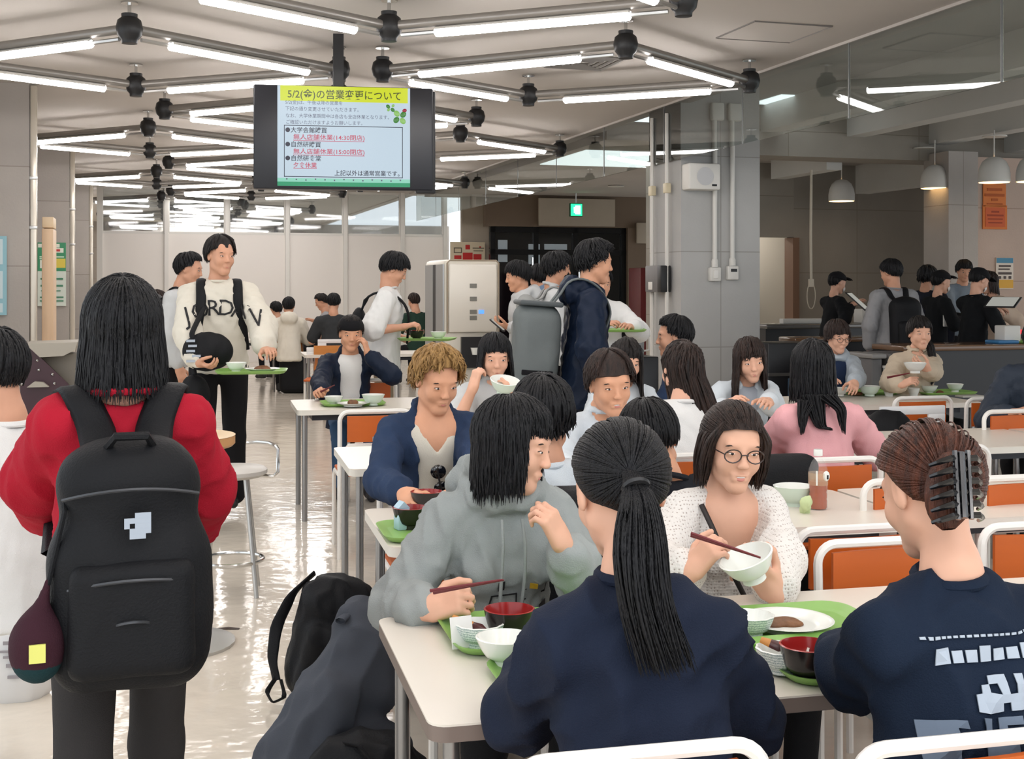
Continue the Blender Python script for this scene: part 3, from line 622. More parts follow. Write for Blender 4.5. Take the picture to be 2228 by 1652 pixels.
# ================================================================ PEOPLE: implicit surfaces turned into continuous meshes
V3 = lambda *a: np.array(a if len(a) == 3 else a[0], float)
class SDF:
    def __init__(s): s.ops = []
    def cap(s, a, b, ra, rb=None, k=.02, sc=None, sub=False):
        s.ops.append(('c', V3(a), V3(b), ra, ra if rb is None else rb, k, None if sc is None else V3(sc), sub)); return s
    def ell(s, c, r, k=.015, M=None, sub=False):
        s.ops.append(('e', V3(c), V3(r if hasattr(r, '__len__') else (r, r, r)), M, 0, k, None, sub)); return s
    def box(s, c, h, r=.01, k=.01, M=None, sub=False):
        s.ops.append(('b', V3(c), V3(h), M, r, k, None, sub)); return s
    def path(s, pts, r, k=.01, sub=False, sc=None):
        n = len(pts)
        for i in range(n-1):
            r0, r1 = (r[i], r[i+1]) if hasattr(r, '__len__') else (r, r)
            s.cap(pts[i], pts[i+1], r0, r1, k, sc, sub)
        return s
    def bbox(s, o):
        if o[0] == 'c':
            m = max(o[3], o[4]); q = o[6] if o[6] is not None else np.ones(3)
            return np.minimum(o[1], o[2])-m/np.minimum(q, 1), np.maximum(o[1], o[2])+m/np.minimum(q, 1)
        m = np.linalg.norm(o[2]) if o[3] is not None else o[2]
        return o[1]-m, o[1]+m
    def mesh(s, h, smooth=1, cut=None):
        bs = [s.bbox(o) for o in s.ops if not o[7]]
        lo = np.min([b[0] for b in bs], 0)-2.5*h; hi = np.max([b[1] for b in bs], 0)+2.5*h
        n = np.ceil((hi-lo)/h).astype(int)+1
        D = np.full(n, .08, np.float32); ax = [lo[i]+h*np.arange(n[i]) for i in range(3)]
        for o in s.ops:
            b0, b1 = s.bbox(o); mg = .03+o[5]
            i0 = np.clip(np.floor((b0-mg-lo)/h).astype(int), 0, n); i1 = np.clip(np.ceil((b1+mg-lo)/h).astype(int)+1, 0, n)
            if (i1 <= i0).any(): continue
            sl = tuple(slice(i0[i], i1[i]) for i in range(3))
            X = np.stack(np.meshgrid(*[ax[i][sl[i]] for i in range(3)], indexing='ij'), -1).astype(np.float32)
            if o[0] == 'c':
                a, b = o[1], o[2]; q = o[6]
                Y = X-a; ba = b-a
                if q is not None: Y = Y*q; ba = ba*q
                L = float(ba@ba)
                t = np.clip((Y@ba.astype(np.float32))/L, 0, 1) if L > 1e-12 else np.zeros(X.shape[:3], np.float32)
                d = np.linalg.norm(Y-t[..., None]*ba.astype(np.float32), axis=-1)-(o[3]+t*(o[4]-o[3]))
            else:
                Y = X-o[1]
                if o[3] is not None: Y = Y@np.asarray(o[3], np.float32)
                if o[0] == 'e':
                    r = o[2].astype(np.float32); k0 = np.linalg.norm(Y/r, axis=-1); k1 = np.linalg.norm(Y/(r*r), axis=-1)
                    d = k0*(k0-1)/np.maximum(k1, 1e-6)
                else:
                    q = np.abs(Y)-(o[2]-o[4]); d = np.linalg.norm(np.maximum(q, 0), axis=-1)+np.minimum(q.max(-1), 0)-o[4]
            A = D[sl]; k = max(o[5], 1e-5)
            if o[7]:
                hh = np.clip(.5-.5*(A+d)/k, 0, 1); D[sl] = A*(1-hh)-d*hh+k*hh*(1-hh)
            else:
                hh = np.clip(.5+.5*(A-d)/k, 0, 1); D[sl] = A*(1-hh)+d*hh-k*hh*(1-hh)
        D[0] = D[-1] = .05; D[:, 0] = D[:, -1] = .05; D[:, :, 0] = D[:, :, -1] = .05
        return snet(D, lo, h, smooth)
def snet(D, lo, h, smooth=1):
    S = D < 0
    c = sum(S[i:D.shape[0]-1+i, j:D.shape[1]-1+j, k:D.shape[2]-1+k].astype(np.int8) for i in (0, 1) for j in (0, 1) for k in (0, 1))
    act = (c > 0) & (c < 8); idx = np.full(act.shape, -1, np.int32); I = np.argwhere(act); idx[act] = np.arange(len(I))
    pos = np.zeros((len(I), 3)); cnt = np.zeros(len(I))
    for ax in range(3):
        for u in (0, 1):
            for v in (0, 1):
                a = np.zeros(3, int); a[(ax+1) % 3] = u; a[(ax+2) % 3] = v; b = a.copy(); b[ax] = 1
                da = D[tuple((I+a).T)]; db = D[tuple((I+b).T)]; m = (da < 0) != (db < 0)
                t = np.where(m, da/np.where(m, da-db, 1), 0); pos += m[:, None]*(a+t[:, None]*(b-a)); cnt += m
    V = lo+h*(I+pos/np.maximum(cnt, 1)[:, None]); Q = []
    for ax in range(3):
        a1, a2 = (ax+1) % 3, (ax+2) % 3
        s0 = [slice(None)]*3; s1 = [slice(None)]*3; s0[ax] = slice(0, -1); s1[ax] = slice(1, None)
        A, B = S[tuple(s0)], S[tuple(s1)]; E = np.argwhere(A != B); E = E[(E[:, a1] > 0) & (E[:, a2] > 0) & (E[:, a1] < D.shape[a1]-1) & (E[:, a2] < D.shape[a2]-1)]
        if not len(E): continue
        def cell(o1, o2): e = E.copy(); e[:, a1] += o1; e[:, a2] += o2; return idx[tuple(e.T)]
        q = np.stack([cell(-1, -1), cell(0, -1), cell(0, 0), cell(-1, 0)], 1); f = ~A[tuple(E.T)]; q[f] = q[f][:, ::-1]; Q.append(q)
    Q = np.concatenate(Q); Q = Q[(Q >= 0).all(1)]
    for _ in range(smooth): V = lap(V, Q)
    return V, Q
def lap(V, Q, w=.5):
    a = np.concatenate([Q[:, i] for i in range(4) for j in (1, 3)]); b = np.concatenate([Q[:, (i+j) % 4] for i in range(4) for j in (1, 3)]); N = len(V)
    n = np.bincount(a, minlength=N); A = np.stack([np.bincount(a, V[b, c], N) for c in range(3)], 1)
    return V*(1-w)+w*A/np.maximum(n, 1)[:, None]
def vnorm(V, Q):
    f = np.cross(V[Q[:, 2]]-V[Q[:, 0]], V[Q[:, 3]]-V[Q[:, 1]]); q = Q.T.ravel(); f4 = np.tile(f, (4, 1)); N = np.stack([np.bincount(q, f4[:, c], len(V)) for c in range(3)], 1)
    return N/np.maximum(np.linalg.norm(N, axis=1), 1e-9)[:, None]
def waves(X, f, seed, n=5, sc=(1, 1, 1)):
    r = np.random.default_rng(seed); X = X*np.array(sc); o = np.zeros(len(X)); w = np.zeros_like(X)
    for i in range(3): d = r.normal(size=3); w += .35/f*np.sin(X@d*f*.7+r.uniform(0, 6))[:, None]*r.normal(size=3)
    for i in range(n): d = r.normal(size=3); d /= np.linalg.norm(d); o += np.sin((X+w)@d*f*r.uniform(.7, 1.6)+r.uniform(0, 6))
    return o/n
def folds(V, Q, amp, f=22, seed=1, sc=(1, 1, .6)):
    N = vnorm(V, Q); w = waves(V, f, seed, 4, sc); w2 = waves(V, f*2.1, seed+9, 4, sc)
    return V+N*(amp*1.0*((.55-1.6*np.abs(w)**.7)+.6*w2))[:, None]
def join(parts):                                                       # [(V, Q, material index)] -> V, Q, mi
    V, Q, m, n = [], [], [], 0
    for v, q, i in parts: V.append(v); Q.append(np.asarray(q)+n); m.append(np.full(len(q), i) if np.isscalar(i) else np.asarray(i)); n += len(v)
    return np.concatenate(V), np.concatenate(Q), np.concatenate(m)
def qball(c, r, n=10, m=6, M=None):                                    # ellipsoid of quads
    r = V3(r if hasattr(r, '__len__') else (r, r, r)); V = []
    for i in range(m+1):
        a = math.pi*(.02+.96*i/m)
        for k in range(n): b = 2*math.pi*k/n; V.append((r[0]*math.sin(a)*math.cos(b), r[1]*math.sin(a)*math.sin(b), -r[2]*math.cos(a)))
    V = np.array(V); V = V if M is None else V@np.asarray(M).T
    return V+V3(c), np.array([(i*n+k, i*n+(k+1) % n, (i+1)*n+(k+1) % n, (i+1)*n+k) for i in range(m) for k in range(n)])
def qtubes(Ps, r, n=5, flat=1., nrm=None):                              # Ps: (K, M, 3) polylines, r: (K, M)
    K, M, _ = Ps.shape; T = np.gradient(Ps, axis=1); T /= np.maximum(np.linalg.norm(T, axis=2), 1e-9)[..., None]
    if nrm is None: nrm = np.broadcast_to(np.array([.3, .5, .81]), Ps.shape)
    A = nrm-T*(nrm*T).sum(2)[..., None]; A /= np.maximum(np.linalg.norm(A, axis=2), 1e-6)[..., None]; B = np.cross(T, A)
    a = 2*math.pi*np.arange(n)/n
    V = Ps[:, :, None]+r[:, :, None, None]*(A[:, :, None]*np.cos(a)[None, None, :, None]*flat+B[:, :, None]*np.sin(a)[None, None, :, None])
    i = np.arange(K)[:, None, None]*M*n+np.arange(M-1)[None, :, None]*n; k = np.arange(n)[None, None]
    Q = np.stack(np.broadcast_arrays(i+k, i+(k+1) % n, i+n+(k+1) % n, i+n+k), -1).reshape(-1, 4)
    return V.reshape(-1, 3), Q
def rot(yaw=0, pitch=0, roll=0):                                        # yaw turns left, pitch nods down, roll tips to the right shoulder
    return np.array(Matrix.Rotation(R(yaw), 3, 'Z') @ Matrix.Rotation(R(-pitch), 3, 'X') @ Matrix.Rotation(R(roll), 3, 'Y'))
# ---------------------------------------------------------------- head
def head_sdf(s, T, Mh, sc, sex, smile):                                # T maps head coordinates to the figure
    f = sex == 'f'; jw = .92 if f else 1.
    def ell(c, r, k=.015, M=None, sub=False): s.ell(T(V3(c)), V3(r)*sc, k, M=Mh if M is None else Mh@M, sub=sub)
    def cap(a, b, ra, rb=None, k=.02): s.cap(T(V3(a)), T(V3(b)), ra*sc, (ra if rb is None else rb)*sc, k)
    ell((0, -.012, .030), (.0735, .092, .083), .01); ell((0, .022, -.026), (.060*jw, .064, .080 if f else .083), .03)
    for x in (-1, 1):
        cap((x*.049*jw, -.002, -.052 if f else -.058), (x*(.007 if f else .012), .060, -.091 if f else -.095), .017, .014 if f else .016, .03); ell((x*.036, .056, -.030), (.024, .022, .026), .02)
    cap((-.007, .062, -.092 if f else -.097), (.007, .062, -.092 if f else -.097), .015 if f else .017, None, .02)
    cap((-.034, .072, .026), (.034, .072, .026), .013, .013, .012)
    for x in (-1, 1):
        ell((x*.031, .097, .006), (.017, .014, .011), .012, sub=True); ell((x*.031, .073, .003), (.0165, .0125, .0115), .005)
        ell((x*.0095, .0945, -.029), (.0075, .008, .006), .006)
        ell((x*.0745, -.006, -.004), (.008, .019, .031), .006, M=rot(0, 8)); ell((x*.083, .001, .0), (.006, .009, .016), .004, sub=True)
    cap((0, .080, .014), (0, .099, -.024), .0065, .0092, .012)
    if smile:
        cap((-.021, .080, -.054), (0, .0865, -.058), .0055, .007, .006); cap((.021, .080, -.054), (0, .0865, -.058), .0055, .007, .006)
        cap((-.017, .080, -.067), (.017, .080, -.067), .0075, .0075, .008); ell((0, .090, -.0615), (.016, .008, .0035), .003, sub=True)
    else:
        cap((-.018, .081, -.057), (0, .0865, -.055), .0045, .0065, .006); cap((.018, .081, -.057), (0, .0865, -.055), .0045, .0065, .006)
        cap((-.012, .0815, -.0655), (.012, .0815, -.0655), .0065, .0065, .007); ell((0, .0925, -.0605), (.022, .008, .0012), .003, sub=True)
def face_parts(V, Q, inv, hp, smile):                                    # lips by place; eyes, lashes, brows and teeth added
    parts = []; t = np.linspace(-1, 1, 11); sp = np.sqrt(np.clip(1-t*t, .02, 1)); o = .0022 if smile else 0.; wd = .021 if smile else .0185
    up_ = np.stack([t*wd, .0868-.0075*t*t+(0 if not smile else -.001), -.0565+o+.0022*np.exp(-((np.abs(t)-.28)/.2)**2)-.0018*t*t*(1 if not smile else -.6)], 1)[None]; lo_ = np.stack([t*wd*.86, .0862-.0068*t*t, -.0645-o*1.4+.0028*t*t], 1)[None]
    parts.append((*qtubes(up_, .0037*sp[None], 8, 1.), 1)); parts.append((*qtubes(lo_, .0046*sp[None], 8, 1.), 1))
    for x in (-1, 1):
        parts.append((*qball((x*.031, .0795, .0035), (.0112, .0072, .0034)), 2)); parts.append((*qball((x*.031, .0848, .0035), (.0048, .003, .0036)), 3))
        t = np.linspace(-1, 1, 6); P_ = np.stack([x*.031+.015*t, .0825-.004*t**2, .0078-.0032*t**2], 1)[None]; parts.append((*qtubes(P_, np.full((1, 6), .0016)), 3))
        P_ = np.stack([x*.033+.017*t, .0835-.006*t**2-.001, .026-.004*t**2], 1)[None]; parts.append((*qtubes(P_, np.array([[.001, .0026, .003, .003, .0026, .001]])), 4))
    if smile: parts.append((*qball((0, .0845, -.0605), (.014, .004, .0035)), 2))
    v, q, m = join(parts); return join([(V, Q, 0), (hp(v), q, m)])
m_skin = {'f': mat('skin_fair', (222,172,146), .5, spec=.35, var=.05, vscale=14, sss=.0), 'm': mat('skin_tan', (206,154,126), .5, spec=.35, var=.05, vscale=14), 'g': mat('skin_warm', (216,160,128), .5, spec=.35, var=.05, vscale=14)}
m_lip = mat('lips', (204,132,120), .4); m_eyew = mat('eye_white', (236,232,228), .25); m_iris = mat('eye_dark', (28,20,18), .2); m_brow = mat('eyebrow', (48,36,30), .8)
# ---------------------------------------------------------------- hand
def hand_sdf(s, w, Mh, side, sc=1., curl=(20, 30, 25), spread=3, thumb=(30, 25), kk=.004, per=None):
    # w wrist, Mh columns: x across, y along the fingers, z back of the hand; thumb on the -x side of a right hand
    sg = 1 if side == 'R' else -1
    def T(p): return w+Mh@(V3(p)*sc*V3(sg, 1, 1))
    s.box(T((0, .047, 0)), V3(.036, .044, .0125)*sc, .011*sc, .01, M=Mh).cap(T((-.018, .018, -.006)), T((-.030, .040, -.008)), .016*sc, .015*sc, .01).cap(T((0, -.01, 0)), T((0, .02, 0)), .0225*sc, .022*sc, .015, None)
    for i, (x, L, r) in enumerate(((-.029, .068, .0088), (-.0095, .076, .009), (.0105, .070, .0087), (.029, .054, .0078))):
        c = curl if per is None else per[i]; p = V3(x, .088-.004*abs(i-1.3), 0); a = 0.; dx = math.sin(R((i-1.5)*spread)); rr = r
        for j, fr in enumerate((.46, .30, .24)):
            a += R(c[j]+(i-1)*1.5); q = p+L*fr*V3(dx*math.cos(a), math.cos(a), -math.sin(a)); s.cap(T(p), T(q), rr*sc, (rr-.0008)*sc, kk if j else .007); p = q; rr -= .0008
    a, b = R(thumb[0]), R(thumb[1]); p0 = V3(-.026, .020, -.006); p1 = p0+.042*V3(-math.cos(b)*.75, math.sin(R(50)), -math.sin(b)); p2 = p1+.032*V3(-math.cos(a+R(30))*.5, math.cos(a*.5), -math.sin(a)); p3 = p2+.024*V3(.15, math.cos(a*.6), -math.sin(a)*1.1)
    s.cap(T(p0), T(p1), .0135*sc, .0112*sc, .01).cap(T(p1), T(p2), .0112*sc, .010*sc, kk).cap(T(p2), T(p3), .010*sc, .0085*sc, kk)
# ---------------------------------------------------------------- hair
HE = V3(.083, .102, .096); HCn = V3(0, -.012, .028)
def frame_pole(tilt):                                                   # crown direction, forward and right tangents
    p = V3(0, -math.sin(R(tilt)), math.cos(R(tilt))); return p, V3(0, math.cos(R(tilt)), math.sin(R(tilt))), V3(1, 0, 0)
def hair_fall(g, phi, s0, s1, thend, off, flare, n, part=0., wob=0., seed=0, tilt=18):
    # phi, s0, s1, thend (K,): strands run over the skull from arc s0 to s1, leaving it at angle thend and falling along g
    p, f, sd = frame_pole(tilt); Rr = .097; K = len(phi); t = np.linspace(0, 1, n)[None]
    s = s0[:, None]+(s1-s0)[:, None]*t; th = np.minimum(s/Rr, thend[:, None]); ex = np.maximum(s-Rr*thend[:, None], 0)
    ph = phi[:, None]+part*np.sign(phi)[:, None]*np.clip(1-np.abs(phi)/1.5, 0, 1)[:, None]*np.sin(np.minimum(th, 1.5))
    d = np.cos(th)[..., None]*p+np.sin(th)[..., None]*(np.cos(ph)[..., None]*f+np.sin(ph)[..., None]*sd)
    X = HCn+HE*d*(1+np.asarray(off)[:, None, None] if hasattr(off, '__len__') else d*0+1+off)
    outw = d*V3(1, 1, 0); outw /= np.maximum(np.linalg.norm(outw, axis=2), 1e-6)[..., None]
    X = X+ex[..., None]*g+outw*(flare*ex)[..., None]
    if wob:
        r = np.random.default_rng(seed); a = r.uniform(0, 6.3, (K, 1, 3)); X = X+wob*np.sin(a+9*t[..., None]*r.uniform(.5, 1.3, (K, 1, 3)))*t[..., None]
    return X, d
def grid_quads(K, n, close):
    kk = np.arange(K if close else K-1); i = np.arange(n-1); a = kk[:, None]*n+i; b = ((kk+1) % K)[:, None]*n+i
    return np.stack([a, b, b+1, a+1], -1).reshape(-1, 4)
def lim(phi, front, side, back, w0=.75, w1=2.3):                        # smooth profile round the head: front / side / back
    a = np.abs(phi); s1 = np.clip((a-w0)/.35, 0, 1); s2 = np.clip((a-1.5)/(w1-1.5), 0, 1)
    s1 = s1*s1*(3-2*s1); return front*(1-s1)+s1*(side*(1-s2)+back*s2)
STY = { # thend (front, side, back) deg; length past it (front, side, back); off; flare; part; wob; strand radius; tilt
 'bob':   dict(th=(72, 96, 104), ex=(.035, .135, .135), off=.06, fl=.10, part=.15, wob=.003, r=.0042),
 'bobin': dict(th=(70, 98, 104), ex=(.045, .148, .143), off=.05, fl=.02, part=.1, wob=.004, r=.0042),
 'long':  dict(th=(74, 96, 100), ex=(.04, .36, .36), off=.05, fl=.02, part=.2, wob=.006, r=.005),
 'longp': dict(th=(74, 97, 100), ex=(.03, .33, .34), off=.05, fl=.06, part=.5, wob=.006, r=.005),
 'mop':   dict(th=(76, 96, 118), ex=(.028, .018, .006), off=.09, fl=.12, part=.0, wob=.006, r=.005),
 'short': dict(th=(62, 92, 122), ex=(.018, .008, .003), off=.07, fl=.15, part=.1, wob=.006, r=.0046),
 'crop':  dict(th=(58, 86, 120), ex=(.003, .003, .003), off=.03, fl=.1, part=.0, wob=.002, r=.004),
 'curly': dict(th=(72, 98, 122), ex=(.03, .03, .012), off=.12, fl=.2, part=.0, wob=.014, r=.006),
 'parted':dict(th=(66, 96, 120), ex=(.03, .012, .004), off=.10, fl=.2, part=.9, wob=.006, r=.005),
 'tuft':  dict(th=(66, 94, 122), ex=(.012, .012, .004), off=.14, fl=.3, part=.3, wob=.013, r=.0055),
}
def hair_mesh(style, lv, g, seed=1, **ov):
    o = dict(STY[style]); o.update(ov); N = o.get('n', (950, 340, 120)[lv]); n = (12, 9, 7)[lv]; Rr = .097; tl = o.get('tilt', 18)
    r = np.random.default_rng(seed); th = [R(a) for a in o['th']]; ex = o['ex']
    K = (56, 36, 24)[lv]; phi = np.linspace(-math.pi, math.pi, K, endpoint=False); te = lim(phi, *th); e = lim(phi, *ex)
    e = e+o.get('skew', 0)*np.sin(phi)
    X, d = hair_fall(g, phi, np.zeros(K), Rr*te+e*.94, te, o['off']-.03, o['fl'], n+6, o['part'], 0, 0, tl)
    parts = [(X.reshape(-1, 3), grid_quads(K, n+6, True)[:, ::-1], 0)]
    In = X-d*.008; In[:, :2] = X[:, :2]-d[:, :2]*.004; parts.append((In.reshape(-1, 3), grid_quads(K, n+6, True), 0))     # inner face gives the mass its thickness
    rim = X[:, -1]; rin = In[:, -1]; nn = len(X); kk = np.arange(K); parts.append((np.concatenate([rim, rin]), np.stack([kk, (kk+1) % K, K+(kk+1) % K, K+kk], 1), 0))
    phi = np.concatenate([r.uniform(-math.pi, math.pi, N), r.uniform(-.55, .55, N//5)]); N = len(phi); te = lim(phi, *th)*r.uniform(.96, 1.03, N); e = lim(phi, *ex)*r.uniform(.82, 1.1, N)+r.uniform(0, .006, N)+o.get('skew', 0)*np.sin(phi)
    s0 = Rr*te*r.uniform(0, .75, N)**1.2; off = o['off']+r.uniform(-.03, .035, N)
    Xs, d = hair_fall(g, phi, s0, Rr*te+e, te, off, o['fl'], n, o['part'], o['wob'], seed+3, tl)
    t = np.linspace(0, 1, n); prof = np.minimum(1, .35+3*t)*np.sqrt(np.clip(1.03-t**3, 0, 1)); rad = o['r']*(.78, 1.3, 2.1)[lv]*r.uniform(.6, 1.25, N)[:, None]*prof[None]
    Xs[:, 0] -= d[:, 0]*.006
    V, Q = qtubes(Xs, rad, (5, 4, 4)[lv], .55, d); parts.append((V, Q, 0))
    return join(parts)
def hair_tied(lv, tie, seed=1, off=.05, hl=((.068, 30), (.045, 75), (-.020, 105), (-.062, 180)), n=12, bang=None):
    # swept back from the hairline to the tie point (head coordinates); hairline given as height by azimuth (0 front, 180 nape)
    r = np.random.default_rng(seed); N = (1000, 320, 120)[lv]; K = 60; hz = [a[0] for a in hl]; ha = [R(a[1]) for a in hl]
    td = (V3(tie)-HCn)/HE; td /= np.linalg.norm(td)
    def paths(phi, s0, off, jit=0):
        z = np.interp(np.abs(phi), ha, hz)-HCn[2]; zz = np.clip(z/HE[2], -.95, .95); c = np.sqrt(1-zz*zz)
        d0 = np.stack([np.sin(phi)*c, np.cos(phi)*c, zz], 1); om = np.arccos(np.clip(d0@td, -.999, .999)); t = s0[:, None]+(1-s0)[:, None]*np.linspace(0, 1, n)[None]
        d = (np.sin((1-t)*om[:, None])[..., None]*d0[:, None]+np.sin(t*om[:, None])[..., None]*td)/np.sin(om)[:, None, None]
        return HCn+HE*d*(1+np.asarray(off).reshape(-1, 1, 1)*(.1+.9*np.minimum(1, 3.5*t))[..., None]), d
    phi = np.linspace(-math.pi, math.pi, K, endpoint=False); X, d = paths(phi, np.zeros(K), np.full(K, off-.025)); parts = [(X.reshape(-1, 3), grid_quads(K, n, True), 0)]
    phi = r.uniform(-math.pi, math.pi, N); X, d = paths(phi, r.uniform(0, .55, N)**1.5, off+r.uniform(-.02, .015, N)); t = np.linspace(0, 1, n)
    rad = .0027*(1, 1.7, 2.8)[lv]*r.uniform(.6, 1.2, N)[:, None]*np.minimum(1, .3+4*t)[None]*(1-.5*t)[None]
    parts.append((*qtubes(X, rad, 5 if lv == 0 else 4, .6, d), 0)); return join(parts)
def tail_mesh(pts, r0, N, seed=1, rad=.004, width=None, end=.3):         # a bundle of strands along a path (person coordinates)
    r = np.random.default_rng(seed); pts = np.array([tuple(p) for p in pts]); M = 16; u = np.linspace(0, 1, len(pts)); t = np.linspace(0, 1, M)
    C = np.stack([np.interp(t, u, pts[:, i]) for i in range(3)], 1)
    for _ in range(2): C[1:-1] = .25*C[:-2]+.5*C[1:-1]+.25*C[2:]
    wd = np.interp(t, u, r0 if hasattr(r0, '__len__') else [r0]*len(pts)); a = r.uniform(0, 6.28, N); q = np.sqrt(r.uniform(0, 1, N)); ln = r.uniform(.72, 1.03, N)
    tt = t[None]*ln[:, None]; X = np.stack([np.interp(tt.ravel(), t, C[:, i]) for i in range(3)], 1).reshape(N, M, 3); w = np.interp(tt.ravel(), t, wd).reshape(N, M)
    X[..., 0] += w*(q*np.cos(a))[:, None]*(1 if width is None else width); X[..., 1] += w*(q*np.sin(a))[:, None]*.7
    X += .004*np.sin(7*tt[..., None]+r.uniform(0, 6, (N, 1, 3)))*tt[..., None]
    rr = rad*r.uniform(.6, 1.3, N)[:, None]*(np.sqrt(np.clip(1.02-t**4, 0, 1)))[None]
    return qtubes(X, rr, 5, .6)
# ---------------------------------------------------------------- the figure
def person(label, px, py, d, face, pose='sit', sex='m', lv=1, lean=10, side=0, head=(0, 12, 0), hair=None, top=None, bottom=None, hands=None, skin=None, k=None,
           smile=False, chest=False, legs=True, hs=1., stride=0., sw=None, group=None, bare=False, name='person', torso_twist=0, shoes=None, drop=0., shz=.405):
    rz = TT+R(face); h_t, h_h, h_d = ((.0085, .0034, .0029), (.013, .0048, .0042), (.019, .0075, .0065))[lv]
    ztop = H-(py-HY)*d/F-.014; cl = math.cos(R(lean))*math.cos(R(side))
    pz = .545 if pose == 'sit' else None
    if k is None: k = (ztop-.545+drop)/(.745*cl) if pose == 'sit' else ztop/(.945+.755*cl)
    if pose == 'sit': pz = .545 if drop == 0 else ztop-.745*k*cl
    else: pz = .945*k
    P0 = V3(0, 0, pz); RL = rot(torso_twist) @ np.array(Matrix.Rotation(R(-lean), 3, 'X') @ Matrix.Rotation(R(side), 3, 'Y'))
    def up(x, y, z): return P0+RL@(V3(x, y, z)*k)                         # point of the upper body, z above the pelvis
    sw = sw or (.168 if sex == 'm' else .150)
    J = dict(pel=P0, waist=up(0, .0, .14), chest=up(0, .005, .31), neck=up(0, -.012, .485), shR=up(sw, -.012, shz), shL=up(-sw, -.012, shz), k=k)
    Mh = rot(*head); hc = up(0, .022, .640); hc = hc+(Mh@V3(0, .02, .0)-V3(0, .02, 0))
    hsz = hs*(1.0 if sex == 'm' else .965); hw = P(px, py, d)
    c, s_ = math.cos(rz), math.sin(rz); root = Vector((hw.x-(c*hc[0]-s_*hc[1]), d-(s_*hc[0]+c*hc[1]), 0))
    t = thing(name, label, 'person', root, rz, group)
    Ri = np.array([[c, s_, 0], [-s_, c, 0], [0, 0, 1]])
    def loc(w): return Ri@(V3(tuple(w))-V3(tuple(root)))
    def ldir(v): return Ri@V3(tuple(v))
    J.update(loc=loc, ldir=ldir, head=hc, Mh=Mh, hs=hsz, root=t, Ri=Ri, up=up, lv=lv)
    def hp(V): return hc+(V*hsz)@Mh.T
    J['hp'] = hp; skin = skin or m_skin['f' if sex == 'f' else 'm']
    # arms
    hands = hands or {}
    s = SDF(); head_sdf(s, lambda p: hp(p[None])[0], Mh, hsz, sex, smile)
    top = dict(top or {}); e = top.get('e', .016); sl = top.get('sleeve', 'long')
    for sd, sg in (('R', 1), ('L', -1)):
        S0 = J['sh'+sd]; hd = hands.get(sd, {}); L1, L2 = .272*k, .245*k
        if 'at' in hd: Wp = loc(P(*hd['at'])) if isinstance(hd['at'], tuple) else loc(hd['at'])
        elif pose == 'sit': Wp = P0+V3(sg*.13, .34, .22)
        else: Wp = S0+V3(sg*.05, .06, -.49*k)
        v = Wp-S0; D = np.linalg.norm(v); D2 = min(D, (L1+L2)*.985); Wp = S0+v*D2/D; v = v/D
        a = (L1*L1-L2*L2+D2*D2)/(2*D2); hh = math.sqrt(max(L1*L1-a*a, 1e-6)); pole = hd.get('pole'); pole = ldir(pole) if pole is not None else V3(sg*.7, -.45, -.8)
        pole = pole-v*(pole@v); pole /= np.linalg.norm(pole); E = S0+v*a+pole*hh
        J['el'+sd], J['wr'+sd] = E, Wp
        fd = ldir(hd['fd']) if 'fd' in hd else (Wp-E); fd = fd/np.linalg.norm(fd)
        pn = ldir(hd['pn']) if 'pn' in hd else V3(-sg*.5, 0, -.85); z = -(pn-fd*(pn@fd)); z /= np.linalg.norm(z); x = np.cross(fd, z)
        Mhd = np.stack([x, fd, z], 1); J['hm'+sd] = Mhd
        if hd.get('skip'): continue
        hsc = (1. if sex == 'm' else .92)*hd.get('sc', 1.)
        hand_sdf(s, Wp, Mhd, sd, hsc, **{q: hd[q] for q in ('curl', 'spread', 'thumb', 'per') if q in hd})
        if sl == 'long': s.cap(E, Wp, .032*k, .0235*hsc, .015)
        else: s.cap(E, Wp, .041*k, .0245*hsc, .02).cap(S0+(E-S0)*.25, E, .046*k, .040*k, .02)
        s.cap(S0, E, .034*k if sl == 'long' else .046*k, .034*k, .02)
    nb_, nt_ = J['neck'], hc+Mh@V3(0, -.022, -.065)*hsz; nr = (.041 if sex == 'f' else .051)*k
    s.cap(J['shR'], J['shL'], .036*k, None, .03); s.cap(nt_, nb_+V3(0, 0, .01), nr, nr*1.02, .02, (1, .95, 1)); s.cap(nb_+V3(0, 0, .01), nb_-RL@V3(0, -.012, .05), nr*1.02, nr*1.1, .02)
    for sg in (-1, 1): s.cap(nb_+RL@V3(sg*.012, -.004, .02), nb_+RL@V3(sg*.055, -.0, -.05), nr*.55, nr*.4, .04)
    if chest:                                                             # skin of chest and shoulders under an open neckline
        s.cap(up(0, .012, .22), up(0, .015, .38), .118*k, .125*k, .03, (1, 1.5, 1)); s.cap(J['shR']*.85+J['shL']*.15, J['shL']*.85+J['shR']*.15, .05*k, None, .03); s.cap(J['neck'], hc+Mh@V3(0, -.02, -.06), .052*k, .046*k, .03)
    V, Q = s.mesh((.0036, .0052, .0085)[lv], 1); V, Q, mi = face_parts(V, Q, lambda A: ((A-hc)@Mh)/hsz, hp, smile); arr_obj('body', V, Q, [skin, m_lip, m_eyew, m_iris, m_brow], t, mi)
